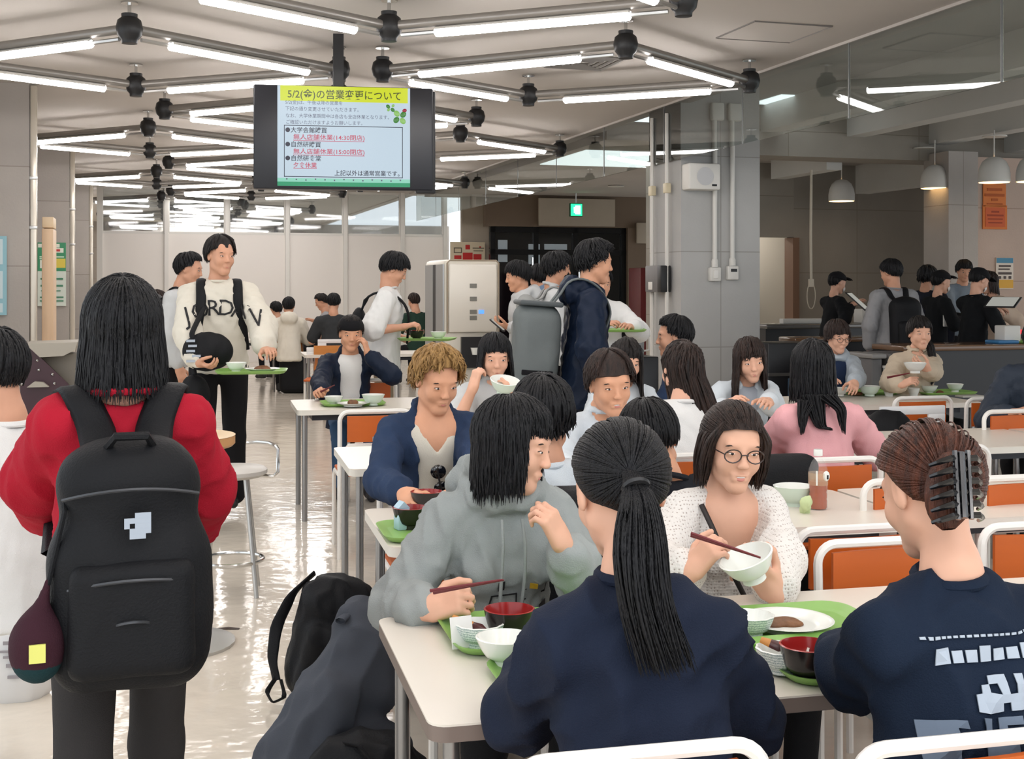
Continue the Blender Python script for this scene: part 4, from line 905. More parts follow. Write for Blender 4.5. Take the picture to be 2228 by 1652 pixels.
    # upper garment
    if top:
        s = SDF(); fl = top.get('flat', 1.42); ee = e
        s.cap(up(0, 0, .02), up(0, .0, .17), (.126 if sex == 'm' else .120)*k+ee, .120*k+ee*.9, .03, (1, fl, 1))
        bx = top.get('boxy', .0); s.cap(up(0, 0, .16), up(0, .005, .33), .120*k+ee*.9+bx, (.142 if sex == 'm' else .128)*k+ee*.6+bx, .03, (1, fl+bx*6, 1))
        s.cap(J['shR']*.9+J['shL']*.1, J['shL']*.9+J['shR']*.1, .043*k+ee*.35, None, .03)
        for sg, sd in ((1, 'R'), (-1, 'L')): s.cap(up(sg*.02, -.015, .470), J['sh'+sd], .030*k+ee*.3, .044*k+ee*.4, .04)
        if sex == 'f' or top.get('bust'):
            for sg in (-1, 1): s.ell(up(sg*.062, .075, .28), (.055, .05, .058), .035)
        z0 = pz+top.get('hem', -.10)*k; lo_ = V3(P0[0], P0[1]-.01, z0)
        s.cap(up(0, 0, .06), lo_, .128*k+ee, .150*k+ee+top.get('flare', 0), .03, (1, fl*.9, 1))
        s.box(lo_-V3(0, 0, .25), (.5, .5, .25), .001, .004, sub=True)
        for sd in 'RL':
            S0, E, Wp = J['sh'+sd], J['el'+sd], J['wr'+sd]; we = e*top.get('arm', 1.)
            if sl == 'long':
                s.cap(S0, E, .047*k+e*.7, .041*k+we*1.05, .035); C = Wp+(E-Wp)*.06; D_ = Wp+(E-Wp)*.24
                s.cap(E, D_, .040*k+we*1.05, .035*k+we*.9, .02); s.cap(D_, C, .032*k+we*.5, .029*k+we*.25, .012)
            else: s.cap(S0, S0+(E-S0)*top.get('short', .8), .048*k+we, .054*k+we*1.5, .02)
        nk = top.get('neck', 'crew'); nb = J['neck']; nu = hc+Mh@V3(0, -.03, -.10)*hsz; axis = (nu-nb)/np.linalg.norm(nu-nb)
        if nk == 'crew':
            rn = (.062 if sex == 'm' else .057)*k+top.get('nr', .0); s.cap(nb+axis*.030, nb+axis*.16, rn, rn+.03, .008, (1, .95, 1), sub=True)
            Mc = np.array(Vector(axis).to_track_quat('Z', 'Y').to_matrix())
            ring = [nb+axis*.000+V3(0, .003, 0)+Mc@V3((rn+.003)*math.cos(q), (rn+.004)*math.sin(q), 0)+V3(0, 0, -.012*math.sin(q)) for q in np.linspace(0, 2*math.pi, 24, endpoint=False)]
            J['collar'] = ring
        elif nk == 'V':
            s.cap(nb+axis*.03, nb+axis*.16, .070*k, .09*k, .012, sub=True); q = top.get('v', .20)
            for w in np.linspace(0, 1, 7): s.ell(up(0, .10+.02*w, .47-q*w), (.075*(1-w)+.012, .09-.02*w, .05), .012, sub=True)
        elif nk == 'open':                                                # jacket worn open
            s.cap(nb+axis*.02, nb+axis*.16, .066*k, .08*k, .01, sub=True)
            s.path([nb+axis*.022+V3(.070*k*math.sin(q), .060*k*math.cos(q)-.012, -.03*math.cos(q)-.012*(math.cos(q) > .3)) for q in np.linspace(.55, 2*math.pi-.55, 16)], .017, .008)
            for z in np.arange(-.05, .5, .05): s.box(up(0, .15, z), (top.get('gap', .06)*(.75+.5*max(z, 0)), .14, .045), .01, .01, M=RL, sub=True)
        elif nk == 'collar':
            s.cap(nb+axis*.03, nb+axis*.16, .060*k, .075*k, .008, sub=True); s.path([nb+axis*.03+V3(.062*k*math.sin(q), .058*k*math.cos(q)-.005, -.012*math.cos(q)) for q in np.linspace(.35, 2*math.pi-.35, 14)], .014, .006)
        if top.get('hood'):
            b = top['hood']; s.path([nb+V3(.085*math.sin(q)*b, -.015+.085*math.cos(q), .012-.035*math.cos(q))*V3(1, 1, 1) for q in np.linspace(.25, 2*math.pi-.25, 16)], .027, .02)
            s.ell(nb+RL@V3(0, -.11, -.03), (.125*b, .058, .085), .03)
        V, Q = s.mesh(h_t, 2); am = top.get('amp', .006); V = folds(V, Q, am, top.get('ff', 55), hash(label) % 97 if False else sum(map(ord, label)) % 97)
        nmo = arr_obj(top.get('name', 'sweater'), V, Q, top['m'], t); J['top'] = nmo
        if 'collar' in J and lv < 2 and not top.get('hood'): MB().tube(J['collar'], .010, 8, closed=True, flat=.7).obj('collar', top['m'], nmo)
        if top.get('inner'):                                              # shirt under an open jacket
            s = SDF(); s.cap(up(0, 0, .0), up(0, .0, .17), .122*k, .12*k, .05, (1, 1.42, 1)); s.cap(up(0, 0, .16), up(0, .008, .36), .122*k, .136*k, .05, (1, 1.42, 1)); s.cap(J['shR']*.8+J['shL']*.2, J['shL']*.8+J['shR']*.2, .052*k, None, .04)
            s.cap(nb+axis*.02, nb+axis*.16, .056*k, .08*k, .008, sub=True)
            if top.get('iv'): 
                for w in np.linspace(0, 1, 5): s.ell(up(0, .11, .46-top['iv']*w), (.05*(1-w)+.01, .08, .04), .01, sub=True)
            V, Q = s.mesh(.008 if top.get('iv') else h_t*1.1, 2); arr_obj('shirt', folds(V, Q, .003, 25, 5), Q, top['inner'], t)
    # trousers and shoes
    if legs:
        s = SDF(); lw = 1.15 if (bottom or {}).get('wide') else 1.; hx = .088*k
        for sg in (-1, 1):
            if pose == 'sit': hp_, kn = V3(sg*hx, .02, pz-.03), V3(sg*(.10+.02)*k, .43*k, .50); an = V3(sg*.11*k, .36*k, .09)
            else:
                st = stride*sg; hp_ = V3(sg*hx, 0, pz-.03); kn = V3(sg*.095*k, .30*st*k+.02, .49*k); an = V3(sg*.09*k, .46*st*k-.02-(.10*abs(st) if st < 0 else 0), .085+(.06 if st < -.2 else 0))
            J['an%d' % sg] = an; J['kn%d' % sg] = kn
            s.cap(hp_, kn, .078*k*lw, .060*k*lw, .03); s.cap(kn, an, .060*k*lw, (.048 if lw == 1 else .085)*k, .02)
        s.cap((-.05*k, 0, pz+.02), (.05*k, 0, pz+.02), .096*k, None, .03); s.cap((0, 0, pz), up(0, 0, .10), .102*k, .100*k, .03, (1, 1.3, 1))
        V, Q = s.mesh((.012, .015, .022)[lv], 2); arr_obj('trousers', folds(V, Q, .006, 18, 3), Q, (bottom or {}).get('m', mat('dark_trousers', (36,36,42), .85)), t)
        for sg in (-1, 1):
            an = J['an%d' % sg]; s = SDF(); s.cap(an+V3(0, -.035, -.045), an+V3(0, .15, -.058), .040, .032, .01); s.cap(an+V3(0, -.01, 0), an+V3(0, .03, -.04), .045, .042, .02); s.box(an+V3(0, .05, -.145), (.2, .3, .055), .001, .003, sub=True)
            V, Q = s.mesh(.009 if lv < 2 else .014, 1); arr_obj('shoe', V, Q, shoes or mat('black_shoe', (28,28,30), .5), t)
    # hair
    if hair:
        st, hm, ov = hair[0], hair[1], (hair[2] if len(hair) > 2 else {}); g = V3(ov.get('gx', 0), ov.get('gy', 0), -1); g = Mh.T@(g/np.linalg.norm(g)); ov = {q: v for q, v in ov.items() if q not in ('gx', 'gy')}; sdn = sum(map(ord, label)) % 53
        if st == 'tied': V, Q, mi = hair_tied(lv, ov.get('tie', (0, -.10, .02)), sdn, **{q: ov[q] for q in ov if q in ('off', 'hl')})
        else: V, Q, mi = hair_mesh(st, lv, g, sdn, **ov)
        J['hair'] = arr_obj('hair', hp(V), Q, hm, t)
    return J
def cap_hat(J, m, brim=True, back=False, tilt=-6):
    hp, t = J['hp'], J['root']; s = SDF(); s.ell((0, -.010, .052), (.092, .108, .078), .01).box((0, 0, -.06), (.2, .2, .095), .0, .002, sub=True)
    V, Q = s.mesh(.006 if J['lv'] < 2 else .010, 1); o = arr_obj('cap', hp(V@rot(0, tilt).T), Q, m, t)
    if brim:
        s = SDF(); s.ell((0, .115, .040), (.076, .075, .045), .003).ell((0, .112, .032), (.082, .083, .045), .002, sub=True); s.box((0, .02, .03), (.2, .07, .2), .0, .002, sub=True); s.box((0, .1, -.03), (.3, .3, .062), 0, .001, sub=True)
        V, Q = s.mesh(.0045, 1); arr_obj('brim', hp((V*(V3(1, -1, 1) if back else 1))@rot(0, tilt).T), Q, m, o)
    return o
def mask(J, m):
    s = SDF(); s.ell((0, .055, -.052), (.058, .050, .050), .01).ell((0, .045, -.05), (.056, .05, .06), .004, sub=True).box((0, -.03, -.05), (.2, .06, .2), 0, .002, sub=True)
    V, Q = s.mesh(.005, 1); return arr_obj('face_mask', J['hp'](V), Q, m, J['root'])
def over_shoulder(J, xs, a0, a1, off=.012, n=22, zc=.34):                 # path laid on the garment from the back (a0<0) over the shoulder to the front
    from mathutils.bvhtree import BVHTree
    o = J['top']
    if 'bvh' not in J: J['bvh'] = BVHTree.FromPolygons([v.co[:] for v in o.data.vertices], [tuple(p.vertices) for p in o.data.polygons])
    up = J['up']; o_ = V3(up(0, 0, 0)); ey = V3(up(0, 1, 0))-o_; ez = V3(up(0, 0, 1))-o_; ey /= np.linalg.norm(ey); ez /= np.linalg.norm(ez); pts = []
    for i in range(n):
        q = i/(n-1); a = R(a0+(a1-a0)*q); x = np.interp(q, np.linspace(0, 1, len(xs)), xs); c = V3(up(x, 0, zc)); d = ey*math.sin(a)+ez*math.cos(a)
        h = J['bvh'].ray_cast(Vector(c+d*.6), Vector(-d)); pts.append(V3(h[0])+d*off if h[0] is not None else c+d*.15)
    return pts
def backpack(label, J, m, w=.30, h=.44, dp=.15, z=.22, y=-.20, straps_m=True, lv=1, amp=.005, group=None, pocket=True, vstrap=False, taper=False):
    up, k, t = J['up'], J['k'], J['root']
    b = thing('backpack', label, 'backpack', t.location, t.rotation_euler.z, group)
    RL = np.stack([np.array(up(*a))-np.array(up(0, 0, 0)) for a in ((1, 0, 0), (0, 1, 0), (0, 0, 1))], 1)/k
    c = up(0, y/k, z); s = SDF()
    if taper: s.box(c-RL@V3(0, 0, h*.16), (w/2, dp/2, h*.34), .075, .02, M=RL).box(c+RL@V3(0, 0, h*.1), (w*.40, dp*.45, h*.39), .075, .07, M=RL)
    else: s.box(c, (w/2, dp/2, h/2), min(dp/2-.005, .075), .02, M=RL)
    s.ell(c+RL@V3(0, -.01, h*.36), (w*.42, dp*.5, h*.2), .04)
    V, Q = s.mesh((.009, .012, .018)[lv], 2); arr_obj('bag_body', folds(V, Q, amp, 16, 11), Q, m, b)
    if pocket:
        s = SDF(); s.box(c+RL@V3(0, -dp*.46, -h*.17), (w*.39, .04, h*.24), .035, .02, M=RL); V, Q = s.mesh((.009, .012, .018)[lv], 2); arr_obj('front_pocket', folds(V, Q, amp*.7, 18, 4), Q, m, b)
    for sg in (-1, 1):
        xs = [sg*v for v in ((.06, .10, .125, .13, .13, .14) if vstrap else (.07, .09, .105, .105, .105, .125))]
        C = np.array([c+RL@V3(sg*.05, .03, h*.44)]*1+over_shoulder(J, xs, -64, 118)+[up(sg*.15, .03, .08)])
        wr_ = .040 if vstrap else .030
        u = np.linspace(0, 1, len(C)); tt = np.linspace(0, 1, 26); C = np.stack([np.interp(tt, u, C[:, i]) for i in range(3)], 1)
        for _ in range(3): C[1:-1] = .25*C[:-2]+.5*C[1:-1]+.25*C[2:]
        dirx = RL[:, 0]; V, Q = qtubes(C[None], np.full((1, 26), wr_), 8, 1., np.broadcast_to(dirx, (1, 26, 3))); mid = np.repeat(C, 8, 0); off = V-mid; la = (off@dirx)[:, None]*dirx; V = mid+la+(off-la)*.25
        arr_obj('strap', V, Q, m, b)
    return b, c, RL
# ================================================================ WHO IS THERE
h_black = hairm('hair_black', (22,22,26), (8,8,10)); h_soft = hairm('hair_soft_black', (38,32,30), (16,14,14)); h_brown = hairm('hair_brown', (84,52,38), (40,26,20)); h_dkbrown = hairm('hair_dark_brown', (58,42,36), (26,20,18)); h_blond = hairm('hair_blond', (176,138,84), (112,82,44)); h_red = hairm('hair_chestnut', (92,50,34), (44,24,18))
f_navy = fabric('navy_jersey', (26,34,52)); f_navy2 = fabric('navy_cotton', (20,32,50)); f_red = fabric('crimson_knit', (166,24,44)); f_grey = fabric('grey_fleece', (152,158,157), .07)
f_white = fabric('white_cotton', (226,226,224), .03); f_cream = fabric('cream_cotton', (218,212,198), .04); f_black = fabric('black_cloth', (24,24,27)); f_denim = fabric('dark_denim', (44,60,88), .18, .4, 500); f_blackbag = fabric('black_nylon', (20,21,24), .12, .2, 200, .6)
f_char = fabric('charcoal_wool', (50,48,48), .14); f_jean = fabric('blue_denim', (64,92,124), .22, .4, 500); f_pink = fabric('pink_wool', (226,168,172), .06); f_greyT = fabric('grey_cotton', (150,150,152), .05); f_ltgrey = fabric('pale_grey', (196,198,198), .04); f_khaki = fabric('khaki', (150,136,116), .06)
f_beige = fabric('beige_jacket', (206,190,168), .05); f_bluegrey = fabric('blue_grey_hood', (176,186,194), .05); f_navyjk = fabric('navy_nylon', (18,30,50), .1, .15, 60, .55); f_greybag = fabric('grey_canvas', (106,112,112), .08); f_green = fabric('dark_green', (38,60,50)); f_sail = fabric('blue_stripe', (112,132,156), .2); f_pale = fabric('pale_blue_cotton', (206,214,220), .03)
m_knit = mat('white_openwork', (226,222,217), .9, spec=.15)
def _knit():
    nt = m_knit.node_tree; b = nt.nodes['Principled BSDF']; tc = nt.nodes.new('ShaderNodeTexCoord'); v = nt.nodes.new('ShaderNodeTexVoronoi'); v.inputs['Scale'].default_value = 115; v.inputs['Randomness'].default_value = .35
    r = nt.nodes.new('ShaderNodeValToRGB'); r.color_ramp.elements[0].position = .16; r.color_ramp.elements[0].color = lin((172,160,152)); r.color_ramp.elements[1].position = .34; r.color_ramp.elements[1].color = lin((228,224,219))
    bp = nt.nodes.new('ShaderNodeBump'); bp.inputs['Strength'].default_value = .5; bp.inputs['Distance'].default_value = .006
    nt.links.new(tc.outputs['Object'], v.inputs['Vector']); nt.links.new(v.outputs[0], r.inputs[0]); nt.links.new(r.outputs[0], b.inputs['Base Color']); nt.links.new(v.outputs[0], bp.inputs['Height']); nt.links.new(bp.outputs[0], b.inputs['Normal'])
_knit()
PE = {}
PE['pony'] = person('woman with a long black ponytail in a navy sweatshirt seen from behind', 1348, 915, 2.14, 0, sex='f', lv=0, sw=.134, shz=.380, lean=13, head=(2, 16, 0), hair=('tied', h_black, dict(tie=(-.020, -.112, .016))), top=dict(m=f_navy, e=.022, amp=.014, ff=42, hem=-.16, boxy=.012, arm=1.2), hands=dict(R=dict(at=(1520, 1420, 2.45), pole=(.55, -.35, -1)), L=dict(at=(1190, 1420, 2.42), pole=(-.55, -.35, -1))), bottom=dict(m=f_black))
PE['clip'] = person('woman with chestnut hair in a black claw clip and a printed navy shirt', 2022, 914, 2.13, 0, sex='f', lv=0, sw=.134, shz=.382, hs=.95, lean=12, head=(8, 20, 2), hair=('tied', h_red, dict(tie=(-.048, -.104, -.002), off=.10)), top=dict(m=f_navy2, e=.026, amp=.012, ff=42, hem=-.16, boxy=.012, arm=1.2), hands=dict(R=dict(at=(2260, 1440, 2.5), pole=(.55, -.35, -1)), L=dict(at=(1840, 1425, 2.5), pole=(-.55, -.35, -1))), bottom=dict(m=f_black))
PE['hood'] = person('diner in a grey hooded sweatshirt with a black bob, looking aside', 1118, 866, 3.06, 180, sex='f', lv=0, lean=16, head=(58, 14, -6), hair=('bobin', h_black), top=dict(m=f_grey, name='hooded_sweatshirt', e=.026, amp=.009, hood=1., arm=1.25), hands=dict(R=dict(at=(930, 1328, 2.84), fd=(.86, -.15, .3), pn=(.25, .75, -.55), pole=(-.5, -.3, -.9), curl=(48, 55, 35), thumb=(30, 10)), L=dict(at=(1226, 1188, 2.9), fd=(-.45, -.1, .9), pn=(-.75, .55, -.2), pole=(.5, -.3, -1), curl=(40, 60, 45), thumb=(35, 30))), bottom=dict(m=f_black))
PE['knit'] = person('laughing woman in a white openwork knit holding a white bowl', 1594, 890, 3.32, 180, sex='f', lv=0, lean=10, head=(-4, 8, -4), hair=('tied', h_dkbrown, dict(tie=(0, -.100, .03), off=.06, hl=((.070, 20), (.050, 62), (-.03, 95), (-.07, 180)))), smile=True, chest=True, top=dict(m=m_knit, name='knit_top', e=.024, amp=.004, neck='V', v=.22, arm=1.4), hands=dict(R=dict(at=(1502, 1246, 3.0), fd=(.6, -.1, .75), pn=(.6, .6, -.4), pole=(-.7, -.3, -.8), curl=(42, 50, 30), thumb=(20, 20)), L=dict(at=(1684, 1296, 3.02), fd=(-.55, -.1, .75), pn=(-.5, .3, .75), pole=(.7, -.3, -.8), curl=(18, 35, 25), thumb=(5, 40))), bottom=dict(m=f_black))
PE['red'] = person('woman in a red sweater with a black bob and a black backpack, walking away', 266, 606, 2.78, 7, 'stand', sex='f', lv=0, lean=2, head=(0, 6, 0), hair=('bob', h_black), top=dict(m=f_red, name='sweater', e=.026, amp=.007, arm=1.7, nr=.026, boxy=.015), hands=dict(R=dict(at=(420, 1180, 3.15), pole=(.9, -.5, -.3)), L=dict(at=(110, 1180, 3.15), pole=(-.9, -.5, -.3))), bottom=dict(m=f_char, wide=True), stride=.3)
# --- the rest of the near company
J = PE['pony']; hp, up, t0 = J['hp'], J['up'], J['root']
tie = hp(V3(-.020, -.117, .014)[None])[0]; L = J['loc']
def tl(px, py, d): return L(P(px, py, d))
V, Q = tail_mesh([tie+V3(0, .012, .008), tie+V3(0, -.022, -.012), tl(1392, 1090, 1.985), tl(1390, 1180, 1.955), tl(1398, 1290, 1.945), tl(1425, 1380, 1.945), tl(1452, 1465, 1.95)], [.012, .017, .032, .044, .044, .044, .048], 520, 5, .0028)
o = arr_obj('ponytail', V, Q, h_black, J['hair']); MB().tube([tuple(tie+V3(.019*math.cos(q), -.024+.013*math.sin(q), -.016-.013*math.sin(q))) for q in np.linspace(0, 2*math.pi, 16, endpoint=False)], .0055, 6, closed=True).obj('hair_tie', m_black, J['hair'])
J = PE['clip']; hp = J['hp']; s = SDF(); s.ell((-.050, -.112, -.022), (.042, .030, .062), .01, M=rot(0, 0, 14)); V, Q = s.mesh(.005, 2)
r_ = np.random.default_rng(4); K = 150; a = r_.uniform(0, 6.28, K); q = np.linspace(-1, 1, 10)[None]
Xs = np.stack([-.050+(.043*np.sqrt(np.clip(1-(q*.97)**2, 0, 1)))*np.cos(a)[:, None]+.018*q, -.112+(.032*np.sqrt(np.clip(1-(q*.97)**2, 0, 1)))*np.sin(a)[:, None], -.020+.066*q+0*a[:, None]], -1)
V2, Q2 = qtubes(Xs, np.full((K, 10), .0036), 5, .6); V, Q, _ = join([(V, Q, 0), (V2, Q2, 0)]); bun = arr_obj('bun', hp(V), Q, h_red, J['hair'])
mb = MB()
for sd in (-1, 1):
    for i in range(6):
        z = .030-.020*i; x = -.050+sd*.020+.010*(z/.05); mb.tube([tuple(hp(V3(*p)[None])[0]) for p in ((-.050+.008*z/.05, -.147, z), (x+sd*.008, -.158, z-.002), (x+sd*.022, -.148, z-.005), (x+sd*.030, -.128, z-.007))], [.005, .006, .005, .003], 6)
    mb.tube([tuple(hp(V3(-.050+sd*.014+.010*(z/.05), -.155, z)[None])[0]) for z in (.042, .02, -.02, -.06, -.078)], .0045, 6)
mb.tube([tuple(hp(V3(-.050+.010*(z/.05), -.152, z)[None])[0]) for z in (.04, .0, -.04, -.075)], .007, 8)
mb.obj('hair_clip', mat('clip_black', (16,16,18), .12, spec=.7), bun)
J = PE['hood']; up = J['up']; mb = MB()
for sg, l in ((-.030, .20), (.026, .30)): mb.tube([up(sg, .112, .455), up(sg*1.1, .155, .40), up(sg*1.15, .168, .40-l*.5), up(sg*1.1, .160, .40-l)], .0045, 6)
mb.obj('drawstring', f_grey, J['top'])
def decal(J, pts, nrm_off, name, m, depth=.5):                              # thin print laid on a garment: pts are (x, z) quads in upper body units, front (+1) or back (-1)
    from mathutils.bvhtree import BVHTree
    o = J['top']; bv = BVHTree.FromPolygons([v.co[:] for v in o.data.vertices], [tuple(p.vertices) for p in o.data.polygons])
    up = J['up']; RLy = Vector(up(0, 1, 0))-Vector(up(0, 0, 0)); RLy.normalize(); mb = MB()
    for poly in pts:
        V = []
        for (x, z) in poly:
            p = Vector(up(x, 0, z))+RLy*(depth*nrm_off); h = bv.ray_cast(p, -RLy*nrm_off); q = h[0]+h[1]*.005 if h[0] is not None else p-RLy*nrm_off*(depth-.2); V.append(tuple(q))
        n = len(V); Vi = [tuple(Vector(v)-RLy*nrm_off*.002) for v in V]
        mb.add(V+Vi, [tuple(range(n)), tuple(range(n, 2*n))[::-1]]+[(i, n+i, n+(i+1) % n, (i+1) % n) for i in range(n)])
    return mb.obj(name, m, o, smooth=False)
def rect(x0, x1, z0, z1): return [(x0, z0), (x1, z0), (x1, z1), (x0, z1)]
def frame(x0, x1, z0, z1, w=.004): return [rect(x0, x1, z0, z0+w), rect(x0, x1, z1-w, z1), rect(x0, x0+w, z0, z1), rect(x1-w, x1, z0, z1)]
pr_k = mat('print_black', (34,34,36), .8); pr_y = mat('print_yellow', (214,172,44), .8); pr_g = mat('print_slate', (104,118,136), .8); pr_w = mat('print_pale', (166,176,188), .8)
decal(PE['hood'], frame(-.12, -.045, .205, .245)+frame(-.03, .045, .195, .235)+frame(.01, .08, .11, .145)+[rect(-.125, -.10, .13, .18), rect(.03, .055, .15, .185), rect(.01, .03, .25, .275)], 1, 'lettering', pr_k)
decal(PE['hood'], [rect(-.06, -.03, .135, .17), rect(-.085, -.065, .25, .268)], 1, 'lettering', pr_y)
r_ = np.random.default_rng(12); L_ = [rect(-.12+.012*i, -.112+.012*i, .385, .389) for i in range(23)]
L_ += [rect(-.095+.026*i, -.095+.026*i+.020, .345, .345+.020+.006*((i*7) % 3 == 0)) for i in range(9)]
L_ += [rect(-.035+.014*i, -.035+.014*i+.014, .265+.014*j, .279+.014*j) for i in range(6) for j in range(4) if r_.random() > (.15 if j < 2 else .4)]
decal(PE['clip'], L_, -1, 'lettering', pr_w)
L_ = [rect(cx+.013*i, cx+.013*i+.013, z, z+.013) for cx in (-.125, -.03, .065) for i in range(5) for z in np.arange(.10, .25, .013) if r_.random() > (.08 if i < 4 else .5)]
decal(PE['clip'], L_, -1, 'lettering', pr_g)
J = PE['knit']; parts = []
for x in (-1, 1):
    for i in range(3): V, Q = tail_mesh([J['hp'](V3(*p)[None])[0] for p in ((x*.045, .045-.03*i, .082), (x*.078, .040-.03*i, .03), (x*.083, .028-.025*i, -.04), (x*.080, .015-.02*i, -.115))], [.010, .016, .016, .010], 60, 3+i, .0032); parts.append((V, Q, 0))
V, Q, _ = join(parts); arr_obj('side_locks', V, Q, h_dkbrown, J['hair'])
# --- walkers and diners farther back
wtr0 = dict(m=f_ltgrey); wide_b = dict(m=f_black, wide=True); jeans = dict(m=f_jean); blk = dict(m=f_black); khk = dict(m=f_khaki)
PE['left'] = person('person in a white shirt cut off by the left edge, seated on a stool', -14, 716, 3.55, 45, sex='m', lv=1, lean=8, k=.97, drop=.1, hair=('crop', h_black), head=(0, 10, 0), top=dict(m=f_white, name='shirt', e=.022, sleeve='long'), bottom=wtr0)
PE['jordan'] = person('tall man in a white lettered sweatshirt carrying a green tray', 480, 508, 7.7, 182, 'stand', lv=1, lean=3, head=(26, 6, 0), hair=('parted', h_soft, dict(off=.10, th=(60, 94, 118), ex=(.05, .012, .004), fl=.3)), stride=.45, top=dict(m=f_cream, name='sweatshirt', e=.034, amp=.008, arm=1.3, boxy=.02, hem=-.06), bottom=wide_b, hands=dict(R=dict(at=(432, 800, 7.35), fd=(.8, -.3, -.2), pn=(.1, .3, 1), pole=(-.9, .2, -.8), curl=(35, 40, 30)), L=dict(at=(588, 798, 7.3), fd=(.5, -.8, .05), pn=(0, .1, -1), pole=(.9, .2, -.8), curl=(45, 45, 30))))
PE['behind'] = person('man half hidden behind the tall man in white, looking right', 412, 546, 9.3, -105, 'stand', lv=2, hair=('short', h_black), top=dict(m=f_ltgrey, name='shirt', e=.03), bottom=blk)
PE['farwalk'] = person('far person in white glimpsed between the red sweater and the tall man', 340, 634, 11.6, -70, 'stand', lv=2, lean=18, hair=('short', h_dkbrown), top=dict(m=f_white, name='shirt', e=.03), bottom=blk)
PE['whitehood'] = person('seated man in a white hooded top seen from behind on a plywood chair', 628, 646, 17.0, 0, lv=2, hair=('crop', h_black), head=(-5, 5, 0), top=dict(m=f_cream, name='hooded_top', e=.026, hood=1.), bottom=blk)
PE['nexthood'] = person('dark-haired man just left of the white hood, mostly hidden', 600, 658, 19.5, 35, lv=2, hair=('short', h_black), top=dict(m=f_ltgrey, name='shirt', e=.02), bottom=blk)
PE['phone'] = person('man in a grey shirt by the partition looking down at his phone', 699, 637, 19.3, 80, lv=2, hair=('short', h_soft), head=(10, 25, 0), top=dict(m=f_greyT, name='shirt', e=.02, sleeve='short'), bottom=blk, hands=dict(R=dict(at=(682, 698, 19.0), fd=(-1, -.1, .3))))
PE['blackback'] = person('man in a black and grey shirt seen from behind by the partition', 726, 637, 16.9, -8, lv=2, hair=('mop', h_black, dict(ex=(.02, .01, .004))), top=dict(m=fabric('black_grey', (52,54,56)), name='shirt', e=.02, sleeve='short'), bottom=blk)
PE['buzz'] = person('far man with cropped brown hair beside the dispenser', 900, 636, 18.5, 20, lv=2, hair=('crop', h_dkbrown), top=dict(m=f_green, name='shirt', e=.024), bottom=blk)
PE['boy'] = person('standing man in a white T-shirt with a black sling bag, holding a tray', 858, 545, 9.3, -100, 'stand', lv=1, lean=6, head=(0, 28, 0), hair=('mop', h_black, dict(off=.11)), top=dict(m=f_white, name='tshirt', e=.032, sleeve='short', short=.95, arm=.8, hem=-.12, boxy=.015), bottom=khk, hands=dict(R=dict(at=(878, 712, 9.1), fd=(.9, -.1, .25), pn=(0, .3, -1), pole=(-.4, -.6, -1), curl=(40, 50, 30)), L=dict(at=(884, 738, 9.35), fd=(.9, 0, .1), pn=(0, .0, 1), curl=(25, 30, 20))))
PE['cap'] = person('seated man in a dark cap and open navy jacket, hand at his temple', 763, 690, 8.8, 180, lv=1, lean=8, head=(0, 10, 0), hair=('short', h_soft), skin=m_skin['g'], top=dict(m=f_navyjk, name='jacket', e=.03, neck='open', gap=.075, inner=f_white, amp=.007), bottom=jeans, shoes=mat('dark_sneaker', (34,32,38), .6), hands=dict(R=dict(at=(700, 862, 8.35), fd=(-.2, -.8, .3), pn=(.4, .5, -.6), curl=(45, 50, 35), pole=(-.8, .2, -.8)), L=dict(at=(800, 770, 8.72), fd=(-.25, .0, 1), pn=(-1, .2, 0), pole=(.9, -.3, -.7), curl=(30, 45, 30))))
cap_hat(PE['cap'], f_black, True, True, -2)
PE['blond'] = person('blond man in an open denim jacket looking down at his food', 951, 757, 4.72, 180, lv=1, lean=10, head=(14, 22, 0), hair=('tuft', h_blond, dict(off=.13, ex=(.012, .02, .01))), skin=m_skin['g'], chest=True, top=dict(m=f_denim, name='jacket', e=.026, neck='open', gap=.07, inner=f_cream, iv=.07, amp=.007), bottom=blk, hands=dict(R=dict(at=(880, 1075, 4.35)), L=dict(at=(1010, 1075, 4.35))))
PE['bobgirl'] = person('woman with a black bob lifting a white bowl at the middle tables', 1077, 727, 6.4, 180, sex='f', lv=1, lean=10, head=(-4, 14, 0), hair=('bob', h_black), top=dict(m=f_ltgrey, name='blouse', e=.02, sleeve='short', neck='collar'), bottom=blk, hands=dict(R=dict(at=(1030, 842, 6.15), fd=(.25, .1, 1), pn=(.7, .6, -.2), pole=(-.4, -.4, -1), curl=(60, 60, 40)), L=dict(at=(1122, 862, 6.1), fd=(-.5, 0, .8), pn=(-.8, .2, .3), curl=(15, 25, 20))))
PE['whiteback'] = person('dark-haired man in a white shirt seen from behind, next to the grey hood', 1181, 829, 3.66, 0, lv=1, lean=8, head=(-14, 14, 0), hair=('mop', h_black, dict(ex=(.02, .03, .02))), top=dict(m=f_pale, name='shirt', e=.03, neck='crew'), bottom=blk, hands=dict(R=dict(at=(1270, 1090, 4.0)), L=dict(at=(1080, 1090, 4.0))))
PE['laugh'] = person('laughing man with parted brown hair in a white shirt', 1328, 769, 4.8, 184, lv=1, lean=18, head=(-4, 12, 4), smile=True, hair=('parted', h_dkbrown, dict(off=.12, th=(62, 96, 118), ex=(.05, .014, .004), fl=.3)), skin=m_skin['g'], top=dict(m=f_pale, name='shirt', e=.03, neck='collar'), bottom=blk, hands=dict(R=dict(at=(1250, 1040, 4.4)), L=dict(at=(1400, 1040, 4.4))))
